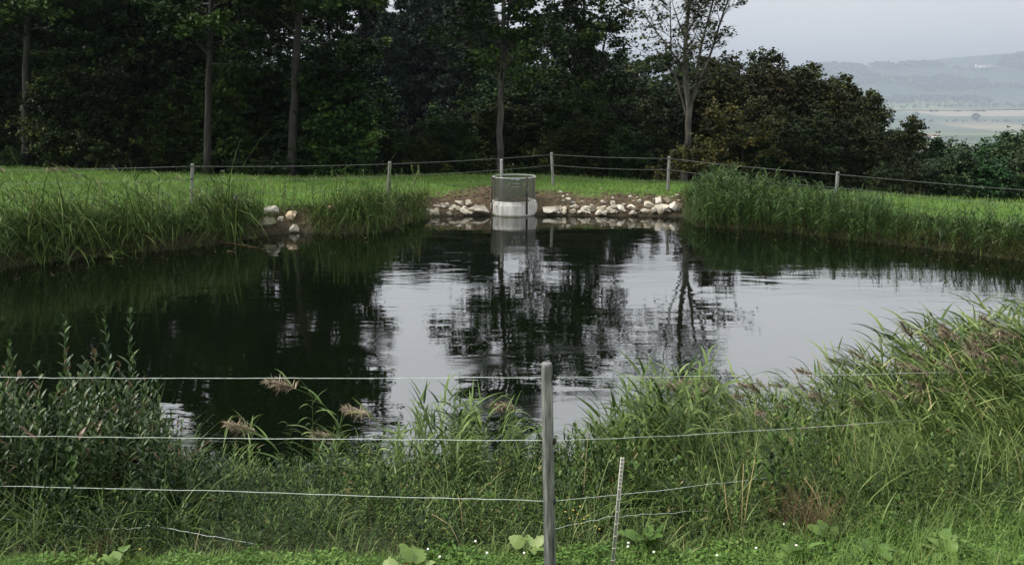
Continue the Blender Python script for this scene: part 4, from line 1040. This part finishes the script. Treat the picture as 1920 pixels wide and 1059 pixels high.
for (px, py, D, k, lab) in [(425, 805, 6.5, 3, 'straw-coloured drooping reed plume beside the left leafy shrubs'), (520, 725, 6.9, 4, 'brown reed plume nodding over dark water left of the spread-leaved reed'), (655, 780, 7.0, 5, 'brown reed plume just right of the spread-leaved reed'), (590, 870, 6.9, 6, 'low faded reed plume below the spread-leaved reed'), (948, 755, 7.0, 7, 'ragged brown reed plume left of the near post')]:
    q = at_y(px, py, D); z0 = max(gz(q[0], D), -.15); want = max(.3, q[2] - z0)
    f_, p_ = gen_reed(rng, H=want * 1.35, bow=1.25, plume=True, nleaf=7, ll=.36, lw=.022, base=.2)
    V = f_.arrays()[0]; tipx = V[np.argmax(V[:, 2]), 0]
    reed(lab, q[0] - tipx, D, 1.3, True, z0, 0, k, None, (f_.data('reed_foliage', M['reed']), p_.data('reed_plume', M['plume'])))

# left leafy shrubs: tall stems, each a plant, and the low mass
lst = []
for (px, py, D, lab) in [(20, 645, 6.2, 'leafy stem at the left picture edge with one browning leaf'), (118, 600, 6.2, 'tall leafy stem with a twisted tip, second from the left'), (205, 592, 6.3, 'tall leafy stem, left of the close pair'), (234, 588, 6.35, 'tall leafy stem, right of the close pair'), (285, 735, 6.3, 'short leafy stem at the right edge of the left shrubs'), (75, 690, 6.1, 'medium leafy stem between the two leftmost tall ones'), (165, 690, 6.15, 'medium leafy stem between the twisted one and the close pair'), (372, 800, 6.6, 'small leafy stem alone over the water right of the left shrubs')]:
    q = at_y(px, py, D); z0 = gz(q[0], D); H = q[2] - z0
    o = thing('leafy_plant', lab, 'plant', (q[0], D, z0))
    W_ = gen_herb(rng, H=H, nl=int(30 * max(H, .6)), ll=.115, lw=.028, up=.75, stem=.006, bendv=.06, brown=.06); W_.build('foliage', M['gloss_leaf'], o)
    Sm = MB(); Sm.add(*tube([[0, 0, -.05], [.0, 0, H * .5], [0, 0, H * .55]], [.008, .006, .005], 5)); Sm.build('stem', M['herb'], o)
T_ = MB(); n = 520
px = rng.uniform(-150, 330, n); D = rng.uniform(5.5, 6.8, n); x = (px - 960) / F * D; z = ground_z(x, D)
topz = CAM_H - (np.interp(px, [-150, 0, 100, 230, 290, 330], [690, 700, 712, 705, 770, 850]) + rng.uniform(0, 1, n) ** .8 * 210 - HOR) / F * D
scl = np.clip((topz - z) / .85, .25, 1.4)
merge_into(T_, leafy_arr, x, D, z, rng.uniform(0, 6.28, n), scl, rng, .1)
tag(T_.build('leafy_thicket', M['gloss_leaf']), 'dense dark thicket of glossy lance-leaved plants at the lower left', 'thicket', kind='stuff')

# near undergrowth: herbs and long grass between fence and water
HPX = lambda p: np.interp(p, [-100, 300, 340, 500, 700, 760, 1000, 1060, 1300, 1700, 2000], [1, .85, .36, .32, .40, .52, .52, .66, .75, .65, .55])
T_ = MB(); n = 3200
px = rng.uniform(-120, 2050, n); D = rng.uniform(4.92, 6.9, n); x = (px - 960) / F * D; k = sdist(x, D) > -.05
px, D, x = px[k], D[k], x[k]; z = ground_z(x, D)
merge_into(T_, herb_arr, x, D, z, rng.uniform(0, 6.28, len(x)), rng.uniform(.45, 1.2, len(x)) * np.interp(D, [4.9, 5.5, 6.9], [.3, 1, 1]) * HPX(px) * (1 + .35 * wob(x, D, .35)), rng, .2, np.interp(px, [300, 800], [-.32, .02]))
n = 900; px = rng.uniform(230, 1080, n); D = rng.uniform(4.88, 6.5, n); x = (px - 960) / F * D; z = ground_z(x, D)
merge_into(T_, herb_arr, x, D, z, rng.uniform(0, 6.28, n), rng.uniform(.25, .6, n) * np.interp(D, [4.9, 5.5], [.6, 1]) * (1 + .4 * wob(x, D, .3)), rng, .2, np.interp(px, [300, 800], [-.3, .0]))
tag(T_.build('bank_herbs', M['herb']), 'tangle of dark leafy weeds on the near bank below the fence', 'weeds', kind='stuff')
n = 19000
px = rng.uniform(-150, 2080, n); D = rng.uniform(4.82, 7.0, n); x = (px - 960) / F * D; s = sdist(x, D); k = s > -.15
px, D, x = px[k], D[k], x[k]; n = len(x); z = ground_z(x, D)
cl = wob(x, D, .25)
B_ = MB(); B_.add(*blades(np.stack([x, D, z - .02], -1), rng.uniform(0, 6.28, n), rng.uniform(.15, .72, n) * (1 + .4 * cl) * np.interp(D, [4.82, 5.4], [.35, 1]) * HPX(px), rng.uniform(.005, .013, n), rng.uniform(.05, .8, n), rng.uniform(.4, 2.0, n), 5, tint=vary(.42 + .14 * cl + .24 * ss(300, 850, px) - .1 + rng.normal(size=n) * .15, rng, .3, .07)))
tag(B_.build('bank_grass', M['reed']), 'long tangled grass on the near bank below the fence', 'grass', kind='stuff')

T_ = MB()
for (n, pc, sg_, h0, h1) in ((62, 855, 48, .30, .64), (14, 742, 22, .25, .5), (14, 965, 22, .3, .55), (16, 585, 30, .2, .42), (8, 690, 25, .15, .35), (26, 1100, 35, .25, .5), (46, 1200, 40, .35, .72), (40, 1290, 40, .4, .8), (10, 420, 40, .2, .4)):
    px = rng.normal(pc, sg_, n); D = rng.uniform(5.9, 6.95, n); x = (px - 960) / F * D; z = np.maximum(ground_z(x, D), -.1)
    merge_into(T_, stiff_arr, x, D, z - .02, rng.uniform(0, 6.28, n), rng.uniform(h0, h1, n), rng, .12)
tag(T_.build('young_reeds', M['reed']), 'young green reeds along the near water edge around the post', 'reeds', kind='stuff')

# clover and short grass in front
n = 52000
D = rng.uniform(4.35, 5.8, n); px = rng.uniform(-60, 1990, n); x = (px - 960) / F * D
lim = np.interp(px, [0, 400, 900, 1300, 1500, 1750, 1920], [4.80, 4.80, 4.86, 4.95, 5.13, 5.47, 5.68]) + .05 * wob(x, D, .3)
k = D < lim; x, D, px = x[k], D[k], px[k]; n = len(x); z = ground_z(x, D)
h = rng.uniform(.0, .07, n) * (1 + .35 * wob(x, D, .22))
T_ = MB(); T_.add(*blades(np.stack([x, D, z + h], -1), rng.uniform(0, 6.28, n), rng.uniform(.014, .034, n), rng.uniform(.012, .024, n), rng.uniform(.7, 1.7, n), rng.uniform(-.3, .6, n), 3, 'broad', tint=vary(.5 + .16 * wob(x, D, .35) + rng.normal(size=n) * .17, rng, .2, .05), fold=.25))
tag(T_.build('clover_patch', M['clover']), 'low bright green clover and weeds along the bottom edge', 'clover', kind='stuff')
n = 26000
D = rng.uniform(4.35, 6.1, n); px = rng.uniform(-60, 1990, n); x = (px - 960) / F * D
lim = np.interp(px, [0, 400, 900, 1300, 1500, 1750, 1920], [4.82, 4.85, 4.92, 5.02, 5.2, 5.6, 5.9])
k = D < lim; x, D, px = x[k], D[k], px[k]; n = len(x); z = ground_z(x, D)
T_ = MB(); T_.add(*blades(np.stack([x, D, z], -1), rng.uniform(0, 6.28, n), rng.uniform(.05, .14, n) * np.interp(px, [1300, 1700], [1, 1.7]), rng.uniform(.003, .0075, n), rng.uniform(.05, .7, n), rng.uniform(.2, 1.2, n), 4, tint=np.clip(.5 + rng.normal(size=n) * .2, 0, 1)))
tag(T_.build('verge_grass', M['grass']), 'bright short grass blades among the clover at the bottom edge', 'grass', kind='stuff')

def dock(label, px, py, D, nl, L_, wd, tint, red=False, seed=0):
    r_ = np.random.default_rng(seed); q = at_y(px, py, D); z0 = gz(q[0], D)
    o = thing('dock_plant', label, 'plant', (q[0], D, z0))
    for i_ in range(nl):
        W_ = MB(); a_ = i_ * 2.4 + r_.uniform(-.4, .4); lean_ = r_.uniform(.25, 1.0); ht = r_.uniform(.03, .10)
        d_ = np.array([math.sin(a_), math.cos(a_), 0]); tip = d_ * ht * math.tan(min(lean_, 1.0)) * .8 + np.array([0, 0, ht])
        W_.add(*tube([[0, 0, -.01], tip * .5 + [0, 0, .008], tip], [.003, .0025, .002], 5), tint=.3)
        W_.add(*blades(tip[None], a_ + r_.normal() * .3, L_ * r_.uniform(.6, 1.1), wd * r_.uniform(.7, 1.15), lean_ + r_.uniform(.1, .5), r_.uniform(.3, 1.3), 12, 'broad', tint=1.0 if (red and i_ == 0) else np.clip(tint - .15 + r_.normal() * .14, 0, .9), fold=r_.uniform(.1, .45), wave=.14, rng=r_, roll=r_.normal() * .3))
        lf = W_.build('leaf', M['dock'], o, True)
        if red and i_ == 0: lf['label'] = 'dark red withered leaf'
for a_ in [('dock plant with large pale ragged leaves and one red leaf, left of the near post', 775, 1020, 4.62, 9, .16, .12, .85, True, 1), ('dock plant with a pair of upright light green leaves near the dry grass tuft', 1560, 975, 4.95, 5, .11, .07, .6, False, 2),
           ('dock plant with dull flat leaves at the bottom right', 1640, 1030, 4.7, 8, .11, .075, .45, False, 3), ('broad pale ragged dock plant under the right grass, nearest the bare patch', 1775, 1015, 4.75, 8, .12, .085, .7, False, 4),
           ('dark green dock plant right of the white stake', 1215, 975, 4.95, 7, .18, .08, .25, False, 5), ('small round-leaved dock plant just left of the near post', 990, 985, 4.85, 7, .11, .08, .75, False, 6),
           ('small dock plant in the clover at lower left', 215, 1030, 4.7, 6, .10, .07, .5, False, 7), ('bright green climbing plant with broad leaves in the dark left weeds', 240, 905, 5.6, 8, .12, .085, .35, False, 8), ('low dock plant with wavy leaves in front of the dry grass tuft', 1490, 1010, 4.7, 8, .11, .075, .5, False, 9)]:
    dock(*a_)

# dry grass and stalks
def tuft(label, px, py, D, n_, H, mat, seed, spread=.12, name='dry_grass_tuft', wd=.004):
    r_ = np.random.default_rng(seed); q = at_y(px, py, D); z0 = gz(q[0], D)
    W_ = MB(); bb = np.concatenate([r_.normal(size=(n_, 2)) * spread, np.zeros((n_, 1))], 1)
    W_.add(*blades(bb, r_.uniform(0, 6.28, n_), H * r_.uniform(.5, 1.1, n_), wd * r_.uniform(.7, 1.3, n_), r_.uniform(.0, .5, n_), r_.uniform(.2, 1.6, n_), 6, tint=r_.uniform(0, 1, n_)))
    return tag(W_.build(name, M[mat], loc=(q[0], D, z0)), label, 'grass tuft')
tuft('brown tuft of dead grass under the near reed bed, below its low wire', 1515, 985, 5.15, 260, .42, 'deadgrass', 1, .09)
tuft('small dead brown weed clump in the dark left weeds', 190, 1015, 4.95, 60, .2, 'deadgrass', 2, .05)
def stalk(label, pts, D, rad_=.0035, mat='straw', name='dry_stalk'):
    P = np.array([at_y(px, py, D + .04 * i_) for i_, (px, py) in enumerate(pts)])
    W_ = MB(); W_.add(*tube(P, np.linspace(rad_, rad_ * .5, len(P)), 5), tint=.8); return tag(W_.build(name, M[mat]), label, 'stalk')
stalk('tallest pale straw stalk leaning right, left of the brown grass tuft', [(1393, 1000), (1402, 930), (1416, 860)], 5.0)
stalk('shorter pale straw stalk close left of the tallest one', [(1390, 1000), (1392, 930), (1394, 868)], 5.0)
stalk('outer left bent straw stalk of the straw stalk trio', [(1372, 992), (1362, 950), (1358, 905)], 5.0, .003)
stalk('reddish straw stalk crossing the brown grass tuft', [(1550, 978), (1528, 925), (1508, 895)], 5.05, .003)
stalk('pale stalk bowing left at the foot of the middle reeds', [(862, 1020), (845, 985), (815, 965), (800, 962)], 4.85, .0028)
stalk('pale upright grass stalk right of the bowed one in the middle', [(868, 990), (864, 950), (858, 925)], 4.9, .0025)
stalk('long slanting brown reed stem over the water by the left shrubs', [(270, 920), (350, 860), (400, 820)], 6.3, .004)
stalk('pale reed stem slanting left through the near reed bed', [(1842, 790), (1800, 700), (1770, 640)], 6.3, .0045)
# flowers
def ball(r, k=6):
    bm = bmesh.new(); bmesh.ops.create_icosphere(bm, subdivisions=2, radius=r)
    V = np.array([v.co for v in bm.verts]); T3 = np.array([[v.index for v in f.verts] for f in bm.faces]); bm.free(); return V, T3
fw = MB(); V, T3 = ball(.008); fw.add(V * [1, 1, .85] + rng.normal(size=V.shape) * .0007 + [0, 0, .105], None, T3); fwd = fw.data('clover_head', M['flower_white'])
sg = MB(); sg.add(*tube([[0, 0, 0], [0, 0, .1]], .0012, 4)); sgd = sg.data('clover_stem', M['herb'])
for px, py in [(802, 1033), (892, 1020), (912, 1045), (830, 1048), (985, 1046), (1175, 1025), (1182, 1030), (1345, 1050), (1418, 1035), (1492, 1032), (1470, 990), (1700, 982), (1690, 978), (1230, 1045)]:
    q = hit(px, py + 22, 3.5, 8); o = thing('clover_flower', 'small white clover flower in the green at the bottom edge', 'flower', tuple(q), (rng.normal() * .1, rng.normal() * .1, 0), 'white clover flowers along the bottom edge'); link('flower_head', fwd, o); link('stem', sgd, o)
fy = MB()
for i_ in range(5):
    fy.add(*blades(np.array([[0, 0, .16]]), i_ * 1.257, .008, .007, 1.0, .3, 3, 'broad'))
V, T3 = ball(.004); fy.add(V + [0, 0, .163], None, T3); fyd = fy.data('buttercup_head', M['flower_yellow'])
sg = MB(); sg.add(*tube([[0, 0, 0], [0, 0, .16]], .0012, 4)); sgd2 = sg.data('buttercup_stem', M['herb'])
o = None
for (px, py, lab, gr) in [(262, 1028, 'single yellow buttercup in the clover at lower left', None)] + [(px, py, 'tiny yellow flower in the weeds between the near post and white stake', 'yellow flowers right of the near post') for px, py in [(1075, 955), (1083, 962), (1088, 948), (1095, 972), (1102, 965), (1068, 970), (1116, 985), (1124, 990), (1060, 958), (1090, 980)]]:
    q = at_y(px, py, 4.72); o = thing('buttercup', lab, 'flower', (q[0], q[1], q[2] - .165), (0, 0, rng.uniform(0, 6)), gr); link('flower_head', fyd, o); link('stem', sgd2, o)

# ------------------------------------------------------------------ far banks: fringe grass, reeds, litter
def shore_pts(n, pxa, pxb, smin, smax, rng):
    """random points on the far bank between picture columns"""
    ox, oy, os_ = [], [], []; have = 0
    while have < n:
        y = rng.uniform(14, 26, 20000); x = (rng.uniform(pxa, pxb, 20000) - 960) / F * y
        s = sdist(x, y); k = (s > smin) & (s < smax) & (rng.uniform(size=20000) < y / 26)
        ox.append(x[k]); oy.append(y[k]); os_.append(s[k]); have += k.sum()
    return np.concatenate(ox)[:n], np.concatenate(oy)[:n], np.concatenate(os_)[:n]
T_ = MB()
x, y, s = shore_pts(9000, -120, 800, -.15, 1.5, rng); n = len(x); z = np.maximum(ground_z(x, y), -.05)
cl = wob(x, y, .35)
px_ = x / y * F + 960
hh = rng.uniform(.4, 1.35, n) * (1 + .45 * cl) * np.interp(s, [0, .3, .8, 1.5], [.75, 1.35, 1.15, .35]) * np.interp(x / y * F + 960, [0, 450, 520, 640, 800], [1.2, .9, .42, .7, .45]) * np.clip(1 + .4 * wob(x, y, 1.1), .35, 1.7); hole = (px_ > 492) & (px_ < 578) & (rng.uniform(size=n) < np.interp(s, [.5, 1.0], [.88, .15])); x, y, s, z, cl, hh = x[~hole], y[~hole], s[~hole], z[~hole], cl[~hole], hh[~hole]; n = len(x)
T_.add(*blades(np.stack([x, y, z - .03], -1), math.pi + rng.normal(size=n) * 1.1, hh, rng.uniform(.012, .026, n), rng.uniform(.05, .9, n), rng.uniform(.5, 2.0, n), 5, tint=vary(.34 + .12 * cl + .26 * ss(.3, 1.2, s) + rng.normal(size=n) * .2, rng, .35, .06)))
o = tag(T_.build('fringe_grass', M['reed']), 'shaggy overhanging grass and weeds on the left far bank', 'grass', kind='stuff'); o.color = (.88, .90, .78, 1)
T_ = MB()
x, y, s = shore_pts(420, -120, 490, .0, .9, rng); z = ground_z(x, y)
merge_into(T_, norm_arr, x, y, z, rng.uniform(-1.2, 1.6, len(x)), rng.uniform(.4, 1.0, len(x)), rng, .16)
x, y, s = shore_pts(60, 660, 740, -.1, .8, rng); z = np.maximum(ground_z(x, y), -.1)
merge_into(T_, stiff_arr, x, y, z, rng.uniform(0, 6.28, len(x)), rng.uniform(.3, .55, len(x)), rng, .1)
x, y, s = shore_pts(45, -120, 340, .2, .9, rng); z = ground_z(x, y)
merge_into(T_, norm_arr, x, y, z, rng.uniform(-1.2, 1.6, len(x)), rng.uniform(.9, 1.4, len(x)), rng, .16)
x, y, s = shore_pts(170, -120, 790, .1, 1.2, rng); z = ground_z(x, y)
merge_into(T_, leafy_arr, x, y, z, rng.uniform(0, 6.28, len(x)), rng.uniform(.5, 1.15, len(x)), rng, .2)
o = tag(T_.build('reed_fringe', M['reed']), 'ragged reeds and weeds fringing the left far bank', 'reeds', kind='stuff'); o.color = (.8, .85, .78, 1)
T_ = MB()
x, y, s = shore_pts(1100, 1276, 1680, -.15, 1.5, rng); z = np.maximum(ground_z(x, y), -.1)
merge_into(T_, stiff_arr, x, y, z, rng.uniform(0, 6.28, len(x)), rng.uniform(.55, .95, len(x)) * np.interp(x / y * F + 960, [1276, 1302, 1345, 1450, 1530, 1680], [.25, .48, .8, .76, .6, .46]), rng, .1)
x, y, s = shore_pts(320, 1500, 2000, -.1, .8, rng); z = np.maximum(ground_z(x, y), -.1)
merge_into(T_, stiff_arr, x, y, z, rng.uniform(0, 6.28, len(x)), rng.uniform(.3, .58, len(x)), rng, .12)
o = tag(T_.build('reed_stand', M['reed']), 'upright green reeds at the water on the right far bank', 'reeds', kind='stuff'); o.color = (.50, .62, .50, 1)
T_ = MB()
x, y, s = shore_pts(9000, 1290, 2050, -.12, 1.4, rng); n = len(x); z = np.maximum(ground_z(x, y), -.05); cl = wob(x, y, .35)
tn = np.clip(.48 + .12 * cl + rng.normal(size=n) * .18, 0, 1); low = (s < .45) & (rng.uniform(size=n) < .45); tn[low] = rng.uniform(.88, 1, low.sum())
T_.add(*blades(np.stack([x, y, z - .03], -1), math.pi + rng.normal(size=n) * 1.3, rng.uniform(.2, .6, n) * (1 + .25 * cl) * np.interp(s, [0, .4, .8, 1.4], [.7, 1., .8, .35]), rng.uniform(.012, .024, n), rng.uniform(.05, .7, n), rng.uniform(.4, 1.8, n), 5, tint=vary(tn, rng, .3, .04)))
o = tag(T_.build('fringe_grass', M['reed']), 'grass hanging over the right far bank with dry brown blades below', 'grass', kind='stuff'); o.color = (.58, .62, .46, 1)
T_ = MB()
x, y, s = shore_pts(2200, 740, 1300, .0, 1.9, rng); n = len(x); z = ground_z(x, y)
T_.add(*blades(np.stack([x, y, z - .01], -1), rng.uniform(0, 6.28, n), rng.uniform(.05, .16, n), rng.uniform(.008, .016, n), rng.uniform(.1, .9, n), rng.uniform(.2, 1.6, n), 4, tint=rng.uniform(0, 1, n)))
tag(T_.build('soil_litter', M['deadgrass']), 'dead grass bits strewn over the bare soil bank', 'litter', kind='stuff')
for i_, (px, py, D, lab) in enumerate([(8, 308, 18.5, 'pale plumed reed at the left picture edge above the lawn line'), (131, 300, 19.2, 'plumed reed, left of two standing against the dark wood'), (149, 306, 19.2, 'plumed reed, right of two standing against the dark wood'), (166, 320, 19.3, 'short reddish plumed reed right of the two dark-wood reeds'), (350, 322, 19.6, 'pale plumed reed beside the leftmost visible far fence post'), (433, 345, 20.0, 'short plumed reed near the black scrap on the left bank')]):
    q = at_y(px, py, D); V = reed_arr[i_][0]; z0 = gz(q[0], D); s_ = (q[2] - z0) / V[:, 2].max(); tipx = V[np.argmax(V[:, 2]), 0]
    reed(lab, q[0] - tipx * s_ * .5, D, s_ * 1.3, True, z0, 0, i_)
q = at_y(296, 330, 20.); z0 = gz(q[0], 20.); o = thing('tall_weed', 'single tall dark weed rising above the left bank lawn', 'plant', (q[0], 20., z0)); gen_herb(rng, H=.95, nl=16, ll=.16, lw=.04, stem=.012).build('foliage', M['herb'], o)
p = at_y(441, 377, 19.7); W_ = MB(); P = np.array([[-.11, 0, 0], [.13, .02, -.02], [.02, .1, 0], [.0, .03, .24], [.05, .05, .16]]); W_.add(P, None, [[0, 1, 3], [1, 2, 4], [1, 4, 3], [2, 0, 3], [2, 3, 4], [0, 2, 1]])
tag(W_.build('plastic_scrap', M['black'], loc=tuple(p + np.array([0, 0, -.06]))), 'small black pointed plastic scrap in the grass of the left bank', 'scrap')
def stick(label, a_, b_, rad_=.014, z0=.02, z1=.02, mat='straw'):
    A = at_z(*a_, z0); B = at_z(*b_, z1); Mi = (A + B) / 2 + np.array([.03, 0, .01]); W_ = MB(); W_.add(*tube([A, Mi, B], [rad_, rad_ * .9, rad_ * .5], 6), tint=.55)
    return tag(W_.build('stick', M[mat]), label, 'stick')
stick('dead stick leaning from the bank into the water right of the left stones', (615, 436), (595, 398), .014, .0, .5)
stick('pale stick afloat below the shaggy left bank', (425, 470), (443, 474), .006, mat='deadgrass')
stick('thin pale stick afloat at the foot of the left-bank stones', (465, 463), (487, 465), .006, mat='deadgrass')
stick('long dark stick lying on the water under the left bank', (380, 452), (470, 461), .012, mat='deadgrass')
stick('short pale twig afloat left of the concrete shaft', (797, 423), (809, 423), .007)
stick('pale twig afloat at the far left bank foot', (110, 486), (132, 484), .006)
o = thing('broken_reed', 'broken pale green reed lying bent on the water under the left bank', 'reed', tuple(at_z(208, 484, .02)))
W_ = MB(); W_.add(*blades(np.array([[0, 0, .02]] * 6), [1.2, 1.9, 4.4, -1.0, .6, 5.4], [.34, .36, .16, .2, .26, .2], .03, [1.2, 1.55, 1.2, .8, .4, 1.4], [.3, .1, .6, 1.2, 1.2, .3], 5, tint=[.8, .85, .95, 1, .7, .9])); W_.build('foliage', M['reed'], o)

T_ = MB(); n = 260
x, y, s = shore_pts(n, -100, 1900, -1.6, -.1, rng); n = len(x)
V, Q = diamonds(rng, np.stack([x, y, np.full(n, .006)], -1), np.concatenate([rng.normal(size=(n, 2)), np.zeros((n, 1))], 1), np.array([0, 0, 1.]) + .05 * rng.normal(size=(n, 3)), rng.uniform(.03, .09, n), rng.uniform(.015, .04, n))
T_.add(V, Q, None, np.repeat(rng.uniform(0, 1, n), 4))
tag(T_.build('floating_litter', M['deadgrass']), 'small dead leaves and bits floating along the pond edges', 'litter', kind='stuff')
# ------------------------------------------------------------------ haze
m, t, b = newmat('haze')
t.nodes.remove(b)
v = t.nodes.new('ShaderNodeVolumePrincipled')
v.inputs['Color'].default_value = (.40, .445, .53, 1); v.inputs['Density'].default_value = .00018; v.inputs['Anisotropy'].default_value = 0.1
t.links.new(v.outputs[0], t.nodes['Material Output'].inputs['Volume'])
zmin = float(Z.min()) - 1; W_ = MB(); W_.add(*box(gx[0] - 5, gx[-1] + 5, gy[0] - 5, gy[-1] + 5, zmin, float(Z.max()) + 70))
tag(W_.build('haze', m), 'pale blue haze over the far valley and hills', 'haze', kind='stuff')
